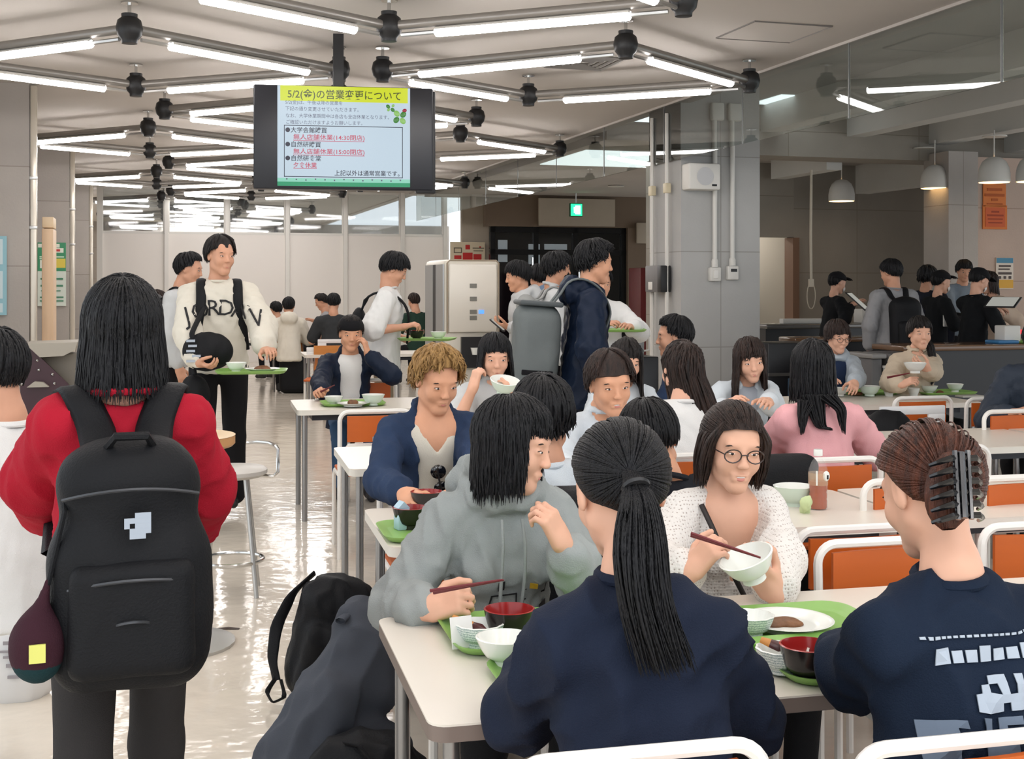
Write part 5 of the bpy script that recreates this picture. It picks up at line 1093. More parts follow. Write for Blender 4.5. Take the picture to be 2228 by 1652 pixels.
PE['blackshirt'] = person('man in a black shirt bending forward, his bare nape showing', 1414, 880, 3.74, -4, lv=1, lean=24, side=-6, head=(6, 26, -8), hair=('crop', h_black, dict(off=.05)), skin=m_skin['g'], top=dict(m=fabric('black_cotton', (28,30,36)), name='tshirt', e=.02, sleeve='short', nr=.028), bottom=blk)
PE['longbrown'] = person('woman with very long brown hair in a white top, seen from behind', 1482, 743, 5.24, 4, sex='f', lv=1, lean=12, side=8, head=(0, 10, 10), hair=('long', h_dkbrown, dict(gx=.32, ex=(.04, .33, .36), fl=.10)), top=dict(m=f_white, name='blouse', e=.024), bottom=blk)
PE['lookleft'] = person('man with short black hair turned away at the pillar-side tables', 1465, 689, 7.35, 62, lv=1, lean=4, head=(14, 5, 0), hair=('short', h_black, dict(off=.10)), top=dict(m=f_denim, name='shirt', e=.024), bottom=blk)
PE['hidden'] = person('dark-haired woman mostly hidden behind the laughing man', 1362, 739, 6.5, 178, sex='f', lv=2, lean=10, hair=('long', h_soft), head=(0, 16, 0), top=dict(m=f_pale, name='blouse', e=.02), bottom=blk)
PE['whitelong'] = person('woman in white with long brown hair and a fringe, leaning to the table', 1632, 736, 6.6, 176, sex='f', lv=1, lean=18, head=(-6, 14, 6), hair=('long', h_dkbrown, dict(ex=(.045, .26, .24), part=.1)), top=dict(m=f_pale, name='cardigan', e=.026, neck='open', gap=.03, inner=fabric('grey_blouse', (176,182,192))), bottom=blk, hands=dict(R=dict(at=(1580, 880, 6.3)), L=dict(at=(1672, 878, 6.2))))
PE['pink'] = person('woman in a pink cardigan with long black hair, seen from behind', 1768, 741, 5.2, 0, sex='f', lv=1, lean=10, head=(-6, 12, 0), hair=('long', h_black, dict(ex=(.04, .17, .15), fl=.04)), top=dict(m=f_pink, name='cardigan', e=.024, amp=.006, arm=1.3, hem=-.06), bottom=blk, hands=dict(R=dict(at=(1850, 930, 5.5), pole=(.8, -.4, -1)), L=dict(at=(1700, 930, 5.5), pole=(-.8, -.4, -1))))
PE['glasses'] = person('woman in glasses and a pale blue hooded cardigan at the far table', 1822, 697, 8.85, 172, sex='f', lv=1, lean=10, head=(12, 14, 0), hair=('bob', h_dkbrown, dict(ex=(.04, .04, .04), th=(74, 96, 110))), top=dict(m=f_bluegrey, name='hooded_cardigan', e=.026, neck='open', gap=.06, inner=fabric('navy_inner', (38,52,80)), hood=.9), bottom=blk, hands=dict(R=dict(at=(1800, 830, 8.4)), L=dict(at=(1862, 846, 8.35), fd=(-.3, -.8, -.3))))
PE['beige'] = person('woman in a beige jacket with a low side ponytail holding a white bowl', 2001, 690, 8.85, 182, sex='f', lv=1, lean=8, head=(-12, 4, 0), hair=('bobin', h_soft, dict(ex=(.035, .02, .02), th=(72, 96, 112))), top=dict(m=f_beige, name='jacket', e=.032, neck='collar', amp=.007), bottom=blk, hands=dict(R=dict(at=(1962, 838, 8.45), fd=(.6, -.5, .4), pn=(.4, .5, -.7), curl=(45, 50, 30)), L=dict(at=(2016, 808, 8.4), fd=(-.7, -.2, .35), pn=(-.5, .2, .7), curl=(20, 30, 20))))
PE['darkjacket'] = person('person in a dark jacket cut off by the right edge at the cool table', 2262, 694, 7.0, 140, lv=1, lean=14, hair=('short', h_black), head=(0, 18, 0), top=dict(m=fabric('slate_nylon', (46,54,66), .1, .2, 80, .6), name='jacket', e=.034, amp=.008), bottom=blk     )
PE['greyphone'] = person('standing man in a grey hooded top facing left with a phone', 1126, 566, 10.2, 84, 'stand', lv=1, lean=3, head=(0, 12, 0), hair=('mop', h_black, dict(off=.09)), skin=m_skin['g'], top=dict(m=f_ltgrey, name='hooded_top', e=.03, hood=1.), bottom=blk, hands=dict(L=dict(at=(1106, 712, 10.0), fd=(-.9, -.1, .25), pn=(0, .2, 1), curl=(30, 40, 20))))
PE['curly'] = person('curly-haired man in a black mask and pale shirt facing right', 1213, 546, 9.6, -96, 'stand', lv=1, lean=3, head=(-4, 8, 0), hair=('curly', h_black), top=dict(m=f_ltgrey, name='shirt', e=.03, neck='collar'), bottom=blk)
mask(PE['curly'], f_black)
PE['navy'] = person('tall man in a navy jacket with a grey backpack walking right', 1296, 520, 7.25, -97, 'stand', lv=1, lean=4, head=(2, 10, 0), hair=('tuft', h_black, dict(off=.15)), skin=m_skin['g'], stride=.4, top=dict(m=f_navyjk, name='jacket', e=.042, amp=.010, hood=1.05, arm=1.2, hem=-.2), bottom=dict(m=f_navy))
PE['whitesweat'] = person('person in a white sweatshirt with a dark chest patch behind the navy jacket', 1306, 580, 9.4, 178, 'stand', lv=1, lean=2, hair=('short', h_black), top=dict(m=f_white, name='sweatshirt', e=.04, boxy=.02, hem=-.06), bottom=blk, hands=dict(R=dict(at=(1310, 712, 9.1)), L=dict(at=(1372, 712, 9.1), pole=(.9, 0, -.8))))
PE['lobby'] = person('dark-clothed person with a striped bag near the entrance doors', 1172, 574, 11.6, 10, 'stand', lv=2, hair=('short', h_black), top=dict(m=fabric('plum_coat', (46,34,46)), name='coat', e=.03), bottom=blk)
# serving area: three staff in black caps, four customers
f_staff = fabric('staff_black', (22,24,27)); m_mask = mat('white_mask', (226,222,218), .7); wtr = dict(m=fabric('white_apron', (200,198,194)))
def staff(key, lab, px, py, d, face, hd, tb=None):
    PE[key] = person(lab, px, py, d, face, 'stand', sex='f', lv=2 if d > 12 else 1, lean=6, head=hd, hair=('crop', h_black), top=dict(m=f_staff, name='uniform_shirt', e=.024), bottom=wtr, hands=tb)
    cap_hat(PE[key], f_black, True, False, -4); mask(PE[key], m_mask)
staff('staff1', 'server in a black cap by the hanging cord, tapping a tablet', 1822, 590, 13.6, -84, (0, 14, 0), dict(R=dict(at=(1852, 664, 13.4), fd=(.9, 0, .4)), L=dict(at=(1858, 660, 13.7), fd=(.9, 0, .4))))
staff('staff2', 'server in a black cap in the middle of the queue, facing right', 2048, 587, 12.8, -86, (-4, 10, 0), dict(R=dict(at=(2090, 690, 12.7), fd=(.9, 0, -.2)), L=dict(at=(2092, 688, 13.0), fd=(.9, 0, -.2))))
staff('staff3', 'server in a black cap at the right, leaning over a dark tablet stand', 2130, 580, 11.9, -78, (-6, 26, 0), dict(R=dict(at=(2160, 672, 11.8), fd=(.9, 0, -.2)), L=dict(at=(2165, 670, 12.0), fd=(.9, 0, -.2))))
PE['greybp'] = person('customer in a grey sweatshirt with a black backpack at the counter', 1938, 562, 11.7, -2, 'stand', lv=1, lean=3, head=(28, 12, 0), hair=('mop', h_black, dict(ex=(.02, .012, .004))), top=dict(m=f_greyT, name='sweatshirt', e=.032), bottom=blk)
PE['queue1'] = person('dark-haired customer in a dark jacket behind the middle server', 2018, 577, 13.35, -50, 'stand', lv=2, lean=6, head=(-10, 12, 0), hair=('curly', h_black), top=dict(m=fabric('ink_jacket', (36,38,48)), name='jacket', e=.036), bottom=blk)
PE['queue2'] = person('customer in a blue-grey shirt in front of the right pillar', 2098, 563, 14.4, 172, 'stand', lv=2, lean=8, head=(-10, 16, 0), hair=('mop', h_black), top=dict(m=fabric('slate_shirt', (128,142,156)), name='shirt', e=.032), bottom=blk, hands=dict(R=dict(at=(2085, 695, 14.0))))
PE['queue3'] = person('customer in a beige checked jacket behind the right-hand server', 2150, 588, 13.0, 95, 'stand', sex='f', lv=2, lean=8, hair=('bob', h_dkbrown), top=dict(m=fabric('beige_check', (214,192,172)), name='jacket', e=.036), bottom=blk, hands=dict(L=dict(at=(2170, 668, 12.7))))
# --- worn bags, glasses, small things on clothes
b, c, RL = backpack('black backpack worn over the red sweater', PE['red'], f_blackbag, w=.315, h=.49, dp=.19, z=.08, y=-.215, lv=0, amp=.007, vstrap=True, taper=True)
k_ = 2.6/F; mb = MB(); r_ = np.random.default_rng(3)
for i in range(5):
    for j in range(5):
        if r_.random() > .25: mb.box(tuple(c+RL@V3(-.024+.010*i+.012, -.142, .085+.010*j)), (.0101, .004, .0101))
mb.obj('logo_patch', pr_w, b, smooth=False)
mb = MB(); mb.tube([tuple(c+RL@V3(x, y, z)) for x, y, z in ((-.045, -.05, .25), (-.03, -.085, .275), (.03, -.085, .275), (.045, -.05, .25))], .009, 6); mb.obj('grab_handle', f_blackbag, b)
for z, w in ((.155, .13), (-.02, .12), (-.10, .05)):
    MB().tube([tuple(c+RL@V3(-w+2*w*i/12, -.135+.05*(i/6-1)**2-.01*(z < .1), z+.02*(1-(i/6-1)**2))) for i in range(13)], .0035, 5).obj('zip', mat('zip_grey', (70,72,76), .4, .4), b)
s = SDF(); cc = c+RL@V3(-.175, -.06, -.13); s.ell(cc, (.055, .055, .072), .02).cap(cc+V3(0, 0, .05), cc+V3(.02, 0, .13), .02, .008, .03); V, Q = s.mesh(.008, 2)
p_ = Vector(PE['red']['root'].location); pb = thing('pouch', 'round dark red and green pouch hanging from the black backpack', 'pouch', p_, PE['red']['root'].rotation_euler.z)
C = V[Q].mean(1); arr_obj('pouch_body', folds(V, Q, .003, 40, 2), Q, [fabric('wine_cloth', (58,30,40)), fabric('teal_cloth', (22,52,56))], pb, (C[:, 2] < cc[2]-.03).astype(int))
MB().box(tuple(cc+RL@V3(.0, -.056, .0)), (.03, .006, .035), M=Matrix(RL.tolist())).obj('yellow_tag', mat('tag_yellow', (214,214,110), .5), pb, smooth=False)
MB().tube([tuple(cc+V3(.02, 0, .12)), tuple(cc+V3(.05, .0, .26)), tuple(c+RL@V3(-.13, 0, .2))], .005, 5).obj('cord', f_blackbag, pb)
bb_, c2, R2 = backpack('grey roll-top backpack on the tall man in the navy jacket', PE['navy'], f_greybag, w=.34, h=.50, dp=.26, z=.12, y=-.30, lv=1, amp=.007, pocket=False)
MB().rbox(tuple(c2+R2@V3(0, 0, .265)), (.36, .25, .03), .012, M=Matrix(R2.tolist())).obj('roll_top', mat('dark_strip', (70,76,78), .6), bb_)
MB().rbox(tuple(c2+R2@V3(.172, .0, -.13)), (.014, .18, .03), .005, M=Matrix(R2.tolist())).obj('side_band', f_black, bb_)
backpack('black backpack on the customer in the grey sweatshirt', PE['greybp'], f_blackbag, w=.30, h=.48, dp=.16, z=.14, y=-.21, lv=1)
backpack('striped blue and white backpack near the entrance doors', PE['lobby'], f_sail, w=.3, h=.42, dp=.14, z=.30, y=-.2, lv=2, pocket=False)
backpack('pale backpack on the curly-haired man in the mask', PE['curly'], fabric('ash_canvas', (150,152,150)), w=.28, h=.42, dp=.14, z=.2, y=-.2, lv=2)
backpack('small black backpack on the man half hidden behind the tall man', PE['behind'], f_blackbag, w=.28, h=.4, dp=.12, z=.2, y=-.19, lv=2, pocket=False)
bj, cj, Rj = backpack('black backpack on the tall man in the white lettered sweatshirt', PE['jordan'], f_blackbag, w=.28, h=.44, dp=.14, z=.16, y=-.22, lv=1, pocket=False)
def sling(J, lab, c_local, r, m, pts, sub=None):
    t = J['root']; o = thing('shoulder_bag', lab, 'bag', t.location, t.rotation_euler.z); s = SDF(); s.ell(c_local, r, .02); V, Q = s.mesh(.010, 2); arr_obj('bag_body', folds(V, Q, .006, 30, 7), Q, m, o)
    C = np.array(pts); u = np.linspace(0, 1, len(C)); tt = np.linspace(0, 1, 20); C = np.stack([np.interp(tt, u, C[:, i]) for i in range(3)], 1)
    for _ in range(2): C[1:-1] = .25*C[:-2]+.5*C[1:-1]+.25*C[2:]
    V, Q = qtubes(C[None], np.full((1, 20), .018), 6, .5); arr_obj('strap', V, Q, m, o); return o
J = PE['jordan']; up = J['up']; q = J['loc'](P(452, 766, 7.42))
o = sling(J, 'black printed sling bag hanging at the tall man\'s hip', q, (.15, .07, .12), f_blackbag, [up(.09, .14, .34), q+V3(.10, .02, .1), q])
mb = MB()
for i in range(5): mb.box(tuple(q+V3(.10-.018*i*(i % 2)*.6, .062, .07-.03*i)), (.05, .012, .014))
mb.obj('lettering', pr_w, o, smooth=False)
q = J['loc'](P(424, 858, 7.5)); sling(J, 'second black bag hanging below the sling bag', q, (.09, .07, .12), f_blackbag, [q+V3(.0, 0, .1), q+V3(.02, .0, .25)])
J = PE['boy']; up = J['up']; q = up(-.02, -.20, .24)
sling(J, 'small black sling bag on the back of the man in the white T-shirt', q, (.10, .05, .09), f_blackbag, [q, up(.05, -.16, .42), up(.09, -.01, .475), up(.09, .12, .40), up(.10, .17, .30), up(.02, .17, .1)])
J = PE['jordan']
from mathutils.bvhtree import BVHTree
def letters(J, word, z0, dx, size, m, arc=.05, off=1):
    o = J['top']; bv = BVHTree.FromPolygons([v.co[:] for v in o.data.vertices], [tuple(p.vertices) for p in o.data.polygons]); up = J['up']; fy = Vector(up(0, 1, 0))-Vector(up(0, 0, 0)); fy.normalize(); mb = MB()
    for i, ch in enumerate(word):
        a = (i-(len(word)-1)/2); V, Fc = text_mesh(ch, size*1.45); V = V-np.array([0, size*.5, 0])
        ang = -.10*a*arc/.05; x0, zc = a*dx, z0-arc*abs(a)**1.8*.16
        W_ = [];
        for (vx, vy, _) in V:
            x, z = x0+vx*math.cos(ang)-vy*math.sin(ang), zc+vx*math.sin(ang)+vy*math.cos(ang); p = Vector(up(-x*off, 0, z))+fy*.5*off; h = bv.ray_cast(p, -fy*off); W_.append(tuple(h[0]+fy*off*.006) if h[0] is not None else tuple(p-fy*.35))
        mb.add(W_, Fc)
    return mb.obj('lettering', m, o, smooth=False)
letters(J, 'JORDAN', .340, .074, .092, pr_k, .05)
decal(J, [rect(-.01, .05, .09, .13), rect(-.04, .02, .13, .16), rect(.02, .06, .06, .09)], 1, 'lettering', mat('print_taupe', (176,164,152), .8))
decal(PE['whitesweat'], [rect(-.02, .075, .22, .34)], 1, 'lettering', mat('print_charcoal', (70,72,74), .8))
decal(PE['boy'], [rect(-.05, .03, .24, .26), rect(-.04, .02, .20, .22), rect(-.05, .03, .28, .31)], 1, 'lettering', pr_g)
for key in ('staff1', 'staff2'):
    J = PE[key]; up = J['up']; MB().rbox(tuple(up(.185, -.02, .22)), (.02, .05, .12), .006).obj('name_tag', mat('tag_white', (226,226,222), .5), J['top'])
def eyeglasses(J, m):
    hp = J['hp']; mb = MB()
    for x in (-1, 1):
        mb.tube([tuple(hp(V3(x*.032+.024*math.cos(a), .098-.004*abs(math.cos(a)), .000+.018*math.sin(a))[None])[0]) for a in np.linspace(0, 2*math.pi, 16, endpoint=False)], .0018, 5, closed=True)
        mb.tube([tuple(hp(V3(*p)[None])[0]) for p in ((x*.056, .094, .004), (x*.072, .04, .006), (x*.077, -.01, .004))], .0018, 5)
    mb.tube([tuple(hp(V3(*p)[None])[0]) for p in ((-.010, .100, .004), (0, .102, .006), (.010, .100, .004))], .0018, 5); mb.obj('eyeglasses', m, J['root'])
eyeglasses(PE['glasses'], mat('glasses_brown', (96,66,52), .3)); eyeglasses(PE['knit'], mat('glasses_dark', (52,40,38), .3))
J = PE['blond']; up = J['up']; t = thing('sunglasses', 'dark sunglasses hooked on the blond man\'s shirt', 'sunglasses', J['root'].location, J['root'].rotation_euler.z)
for z, x in ((.285, .004), (.215, -.012)): MB().ball(tuple(up(x, .162, z)), (.030, .008, .027), 14, 8).obj('lens', mat('lens_black', (14,14,17), .08, spec=.8), t)
MB().tube([tuple(up(.01, .168, .30)), tuple(up(.0, .172, .25)), tuple(up(-.012, .168, .2))], .004, 6).obj('bridge', m_black, t)
J = PE['beige']; V, Q = tail_mesh([J['hp'](V3(-.06, -.05, -.05)[None])[0], J['hp'](V3(-.085, .0, -.09)[None])[0], J['up'](-.10, .10, .36), J['up'](-.06, .14, .26)], [.028, .03, .026, .012], 70, 3, .005); arr_obj('side_ponytail', V, Q, h_soft, J['hair'])
J = PE['pink']; L2 = J['loc']; 
for i, (a, b_, c_) in enumerate((((1770, 860), (1785, 930), (1812, 935)), ((1760, 870), (1748, 900), (1745, 945)), ((1795, 860), (1830, 890), (1836, 945)))):
    V, Q = tail_mesh([L2(P(*a, 5.06)), L2(P(*b_, 5.03)), L2(P(*c_, 5.02))], [.05, .022, .004], 60, 3+i, .004); arr_obj('hair_lock', V, Q, h_black, J['hair'])
# shoulder strap on the knit
J = PE['knit']; up = J['up']; pts = [up(.115, .06, .455), up(.10, .125, .40), up(.06, .15, .31), up(.02, .165, .23), up(-.02, .168, .16)]
V, Q = qtubes(np.array(pts)[None], np.full((1, 5), .008), 6, .6); arr_obj('bag_strap', V, Q, mat('strap_brown', (34,28,26), .6), J['top'])
# ================================================================ TRAYS, BOWLS, BAGS AND THE SERVING COUNTER
m_tray = mat('tray_green', (134,178,92), .4); m_porc = mat('porcelain', (232,234,228), .2, spec=.5); m_lac = mat('lacquer_black', (30,26,26), .2); m_lacr = mat('lacquer_red', (150,34,32), .2)
m_celadon = mat('celadon_bowl', (206,222,208), .25); m_chop = mat('chopstick_maroon', (112,40,48), .35); m_food = mat('brown_sauce_food', (112,72,40), .45, var=.3, vscale=40, bump=.4, bscale=60)
m_lat = mat('lattice_bowl', (214,224,224), .3); 
def _lattice():
    nt = m_lat.node_tree; b = nt.nodes['Principled BSDF']; tc = nt.nodes.new('ShaderNodeTexCoord'); w = nt.nodes.new('ShaderNodeTexWave'); w.wave_type = 'BANDS'; w.bands_direction = 'Z'; w.inputs['Scale'].default_value = 55; w.inputs['Distortion'].default_value = 6; w.inputs['Detail Scale'].default_value = 12
    r = nt.nodes.new('ShaderNodeValToRGB'); r.color_ramp.elements[0].color = lin((150,170,172)); r.color_ramp.elements[1].color = lin((230,236,234)); r.color_ramp.elements[0].position = .25; r.color_ramp.elements[1].position = .5
    nt.links.new(tc.outputs['Object'], w.inputs[0]); nt.links.new(w.outputs[0], r.inputs[0]); nt.links.new(r.outputs[0], b.inputs['Base Color'])
_lattice()
def mk_tray():
    t = thing('tray', '', 'tray'); mb = MB(); n = 6; V = []; W_, D_ = .40, .29
    for (ins, z, r) in ((.030, .002, .03), (.030, .006, .03), (.012, .010, .045), (0, .020, .055), (-.006, .021, .06), (-.004, .017, .058), (.010, .004, .045), (.030, .0, .03)):
        for (sx, sy, a0) in ((1,1,0),(-1,1,90),(-1,-1,180),(1,-1,270)):
            for i in range(n): a = R(a0+90*i/(n-1)); V.append((sx*(W_/2-ins-r)+r*math.cos(a), sy*(D_/2-ins-r)+r*math.sin(a), z))
    k = 4*n; L = 8; Fc = [tuple(range(k)), tuple(range((L-1)*k, L*k))[::-1]]
    for l in range(1, L-1):
        for i in range(k): j = (i+1) % k; Fc.append((l*k+i, l*k+j, (l+1)*k+j, (l+1)*k+i))
    for i in range(k): j = (i+1) % k; Fc.append((i, j, k+j, k+i)[::1])
    mb.add(V[k:], [tuple(x-k for x in f) for f in [tuple(range(k, 2*k))]+Fc[1:-k]]); mb.obj('base', m_tray, t, ang=60); return t
PT = mk_tray(); USEDP = set()
def place(proto, loc, rz, lab, group=None):
    if proto.name not in USEDP: USEDP.add(proto.name); proto.location = loc; proto.rotation_euler = (0, 0, rz); proto['label'] = lab; (group and proto.__setitem__('group', group)); return proto
    return dup(proto, loc, rz, lab, group)
def tray(px, py, lab, z=ZTOP, rz=TT, loc=None): return place(PT, loc if loc is not None else onz(px, py, z), rz, lab, 'green trays')
def mk_bowl(name, cat, r, h, foot, m, m_in=None, rip=0, rn=0, fh=.012, n=28, shape=.55):
    t = thing(name, '', cat); prof = [(foot, 0), (foot*.98, fh)]
    for i in range(1, 7): q = i/6; prof.append((foot+(r-foot)*q**shape, fh+(h-fh)*q))
    MB().lathe(prof, n=n, rip=rip, rn=rn, caps=(1, 0)).obj('outside', m, t)
    inn = [(r, h), (r-.004, h+.001)]+[(max(.002, foot+(r-foot)*(q)**shape-.005), max(fh+.004, fh+(h-fh)*q)) for q in (.85, .65, .45, .25, .1)]+[(.001, fh+.004)]
    MB().lathe(inn, n=n, rip=rip, rn=rn, caps=(0, 0)).obj('inside', m_in or m, t); return t
B_WH = mk_bowl('rice_bowl', 'bowl', .060, .058, .026, m_porc); B_LAT = mk_bowl('lattice_bowl', 'bowl', .053, .048, .028, m_lat, m_porc, .025, 12, .010, 48, .5)
B_SOUP = mk_bowl('soup_bowl', 'bowl', .056, .068, .030, m_lac, m_lacr, shape=.4); B_CEL = mk_bowl('donburi_bowl', 'bowl', .074, .07, .034, m_celadon, m_porc); B_CUP = mk_bowl('cup', 'cup', .042, .055, .028, m_porc, shape=.8); B_PL = mk_bowl('plate', 'plate', .105, .022, .06, m_porc, shape=1., fh=.006)
def on(proto, px, py, z, lab, group, loc=None, rz=0): return place(proto, loc if loc is not None else onz(px, py, z), rz, lab, group)
ZT_ = ZTOP+.006
def food(loc, lab, s=(.05, .035, .012), m=None, name='stewed_food', cat='food'):
    t = thing(name, lab, cat, loc, .3); sd = SDF()
    r_ = np.random.default_rng(sum(map(ord, lab)))
    for i in range(6): sd.ell(V3(r_.uniform(-.5, .5)*s[0], r_.uniform(-.5, .5)*s[1], s[2]*.4), V3(s[0]*.5, s[1]*.5, s[2]*r_.uniform(.6, 1)), .01)
    V, Q = sd.mesh(.004, 1); V[:, 2] = np.maximum(V[:, 2], 0); arr_obj('pieces', V, Q, m or m_food, t); return t
def chopsticks(a, b, lab, sp=.008):
    t = thing('chopsticks', lab, 'chopsticks', a); d = b-a; n = d.cross(Vector((0, 0, 1))).normalized(); u = n.cross(d).normalized()
    for sg in (-1, 1): MB().tube([tuple(n*sg*sp*.5+u*sg*.004), tuple(d+n*sg*sp*.2+u*sg*.001)], [.0042, .0022], 6).obj('stick', m_chop, t)
    return t
# near table
p0 = onz(998, 1431, ZTOP); trc = p0+Vector((TX*.2-TY*.125, TY*.2+TX*.125, 0)); tray(0, 0, 'green tray in front of the grey-hooded diner', loc=trc)
on(B_LAT, 1043, 1405, ZT_, 'white lattice bowl with a wooden spoon, before the grey-hooded diner', 'lattice bowls', rz=.3)
on(B_SOUP, 1108, 1392, ZT_, 'black and red soup bowl by the lattice bowl, grey-hooded diner\'s tray', 'lacquer soup bowls')
t = thing('spoon', 'wooden spoon with a dark red tip resting in the nearest lattice bowl', 'spoon', P(985, 1342, 2.70)); d = P(1058, 1374, 2.66)-P(985, 1342, 2.70)
MB().tube([(0, 0, 0), tuple(d*.35), tuple(d*.6)], [.006, .007, .009], 8, flat=.5).obj('handle', mat('spoon_wood', (196,132,62), .4), t); MB().tube([tuple(d*.6), tuple(d*.8), tuple(d)], [.009, .012, .005], 8, flat=.5).obj('tip', mat('spoon_lacquer', (72,32,32), .3), t)
q = onz(1008, 1412, ZT_); t = thing('paper_slip', 'small white paper slip leaning on the nearest lattice bowl', 'paper', q, TT+.2); MB().box((0, .008, .033), (.05, .0015, .066), M=Matrix.Rotation(R(-14), 3, 'X')).obj('slip', mat('paper_white', (226,226,222), .6), t, smooth=False)
q = onz(1150, 1500, ZTOP)+Vector((.04, .0, 0)); tray(0, 0, 'green tray of the woman with the ponytail, mostly hidden by her sleeve', loc=Vector((q.x+.10, q.y+.04, ZTOP)))
on(B_WH, 1098, 1447, ZT_, 'white bowl beside the ponytailed woman\'s navy sleeve', 'white rice bowls')
chopsticks(P(940, 1288, 2.78), P(1095, 1262, 2.72), 'maroon chopsticks in the grey-hooded diner\'s hand', .014)
tray(1712, 1372, 'green tray in front of the woman in white knit', rz=TT)
on(B_PL, 1712, 1368, ZT_, 'white plate with brown food between the two navy shirts', 'white plates'); food(onz(1705, 1362, ZT_+.008), 'brown sauced food on the plate of the woman in white knit')
on(B_LAT, 1632, 1385, ZT_, 'white lattice bowl by the plate of brown food', 'lattice bowls')
tray(1862, 1440, 'green tray of the woman with the hair clip'); on(B_LAT, 1702, 1462, ZT_, 'white lattice bowl with a dark spoon, hair clip woman\'s tray', 'lattice bowls', rz=.5); on(B_SOUP, 1758, 1478, ZT_, 'black and red soup bowl beside the clip woman\'s sleeve', 'lacquer soup bowls')
t = thing('spoon', 'dark spoon in the lattice bowl of the woman with the hair clip', 'spoon', P(1655, 1392, 2.5)); d = P(1708, 1412, 2.48)-P(1655, 1392, 2.5); MB().tube([(0, 0, 0), tuple(d*.4)], [.007, .010], 8, flat=.5).obj('handle', mat('spoon_wood', (0,)*3), t); MB().tube([tuple(d*.4), tuple(d*.8), tuple(d)], [.010, .012, .006], 8, flat=.5).obj('tip', mat('spoon_lacquer', (0,)*3), t)
b = place(B_WH, P(1642, 1262, 2.96), 0, 'white bowl tipped in the hand of the woman in white knit', 'white rice bowls'); b.rotation_euler = (R(10), R(-22), 0); b.scale = (1.12, 1.12, 1.12)
chopsticks(P(1503, 1163, 2.95), P(1655, 1214, 2.9), 'maroon chopsticks of the woman in white knit', .01)
# bottle on the second table
t = thing('tea_bottle', 'plastic bottle of brown tea with a white cap on the second table', 'bottle', onz(1780, 1108, ZTOP), .4)
prof = [(.030, 0), (.0335, .006), (.0335, .028), (.0318, .034), (.0335, .040), (.0335, .052), (.0318, .058), (.0335, .064), (.0335, .125), (.032, .14), (.022, .165), (.0135, .176), (.013, .186)]
MB().lathe(prof, n=28).obj('shell', mat('pet_plastic', (240,242,242), .06, alpha=.08, spec=.8), t); MB().lathe([(.001, .003)]+[(r-.003, z+.003) for r, z in prof if z < .1]+[(.030, .098), (.001, .098)], n=24).obj('tea', mat('brown_tea', (158,72,34), .15), t)
MB().lathe([(.0155, .186), (.0155, .205), (.014, .208), (.001, .208)], n=20).obj('cap', m_porc, t); MB().lathe([(.0338, .085), (.0338, .128)], n=28, caps=(0, 0)).obj('label_film', mat('film_clear', (226,196,160), .2, alpha=.35), t)
mb = MB(); mb.ball((.012, -.030, .118), (.014, .006, .018), 14, 8); mb.obj('label_disc', m_porc, t); mb = MB(); mb.box((-.024, -.025, .112), (.006, .004, .05), rz=-.7); mb.obj('label_strip', m_porc, t, smooth=False); mb = MB(); mb.box((.013, -.0366, .115), (.006, .002, .014)); mb.obj('label_mark', pr_k, t, smooth=False)
on(B_CEL, 1728, 1100, ZTOP, 'white bowl left of the tea bottle, behind the white knit', 'donburi bowls'); q = onz(1752, 1118, ZTOP); t = thing('green_towel', 'crumpled pale green paper beside the tea bottle', 'paper', q); sd = SDF(); [sd.ell((.012*math.sin(3*i), .012*math.cos(5*i), .01+.012*i), (.018, .012, .02), .01) for i in range(4)]; V, Q = sd.mesh(.005, 1); arr_obj('sheet', folds(V, Q, .004, 160, 3), Q, mat('pale_green_paper', (196,212,160), .7), t)
tray(968, 1160, 'green tray at the left end of the second table'); on(B_SOUP, 928, 1112, ZTOP, 'black and red soup bowl in front of the denim jacket', 'lacquer soup bowls'); on(B_SOUP, 892, 1150, ZT_, 'second soup bowl, left of the grey hood', 'lacquer soup bowls')
q = onz(874, 1152, ZT_); t = thing('milk_carton', 'small pale blue carton beside the second soup bowl', 'carton', q, .5); MB().rbox((0, 0, .035), (.04, .04, .07), .004).obj('box', mat('carton_blue', (176,206,222), .4), t); prism(MB(), [(-.02, .07), (.02, .07), (0, .09)], -.02, .02).obj('gable', mat('carton_blue', (0,)*3), t)
# cap man's table
tray(767, 881, 'green tray of the man in the dark cap'); on(B_WH, 726, 882, ZT_, 'white bowl on the left of the cap man\'s tray', 'white rice bowls'); on(B_CEL, 812, 882, ZT_, 'wide white bowl on the right of the cap man\'s tray', 'donburi bowls'); on(B_PL, 768, 884, ZT_, 'white plate in the middle of the cap man\'s tray', 'white plates'); food(onz(768, 880, ZT_+.012), 'brown food on the cap man\'s plate', (.04, .03, .022))
chopsticks(P(684, 860, 8.3), P(728, 838, 8.2), 'maroon chopsticks of the man in the dark cap')
# far right table
tray(1885, 857, 'green tray of the woman in glasses'); tray(2052, 857, 'green tray of the woman in the beige jacket')
on(B_WH, 1828, 862, ZT_, 'white bowl left of the glasses woman\'s tray', 'white rice bowls'); on(B_CEL, 1892, 862, ZT_, 'large pale bowl on the glasses woman\'s tray', 'donburi bowls'); on(B_CUP, 1934, 862, ZTOP, 'white cup between the two far right trays', 'white cups'); on(B_CUP, 1988, 862, ZTOP, 'white cup just left of the beige woman\'s tray', 'white cups')
on(B_WH, 2022, 857, ZT_, 'celadon-shaded bowl on the beige woman\'s tray, the left one', 'white rice bowls'); on(B_WH, 2078, 853, ZT_, 'white bowl at the right end of the beige woman\'s tray', 'white rice bowls'); food(onz(1862, 860, ZT_), 'brown food on the glasses woman\'s tray', (.05, .03, .02)); food(onz(2048, 858, ZT_), 'brown food on the beige woman\'s tray', (.04, .03, .02))
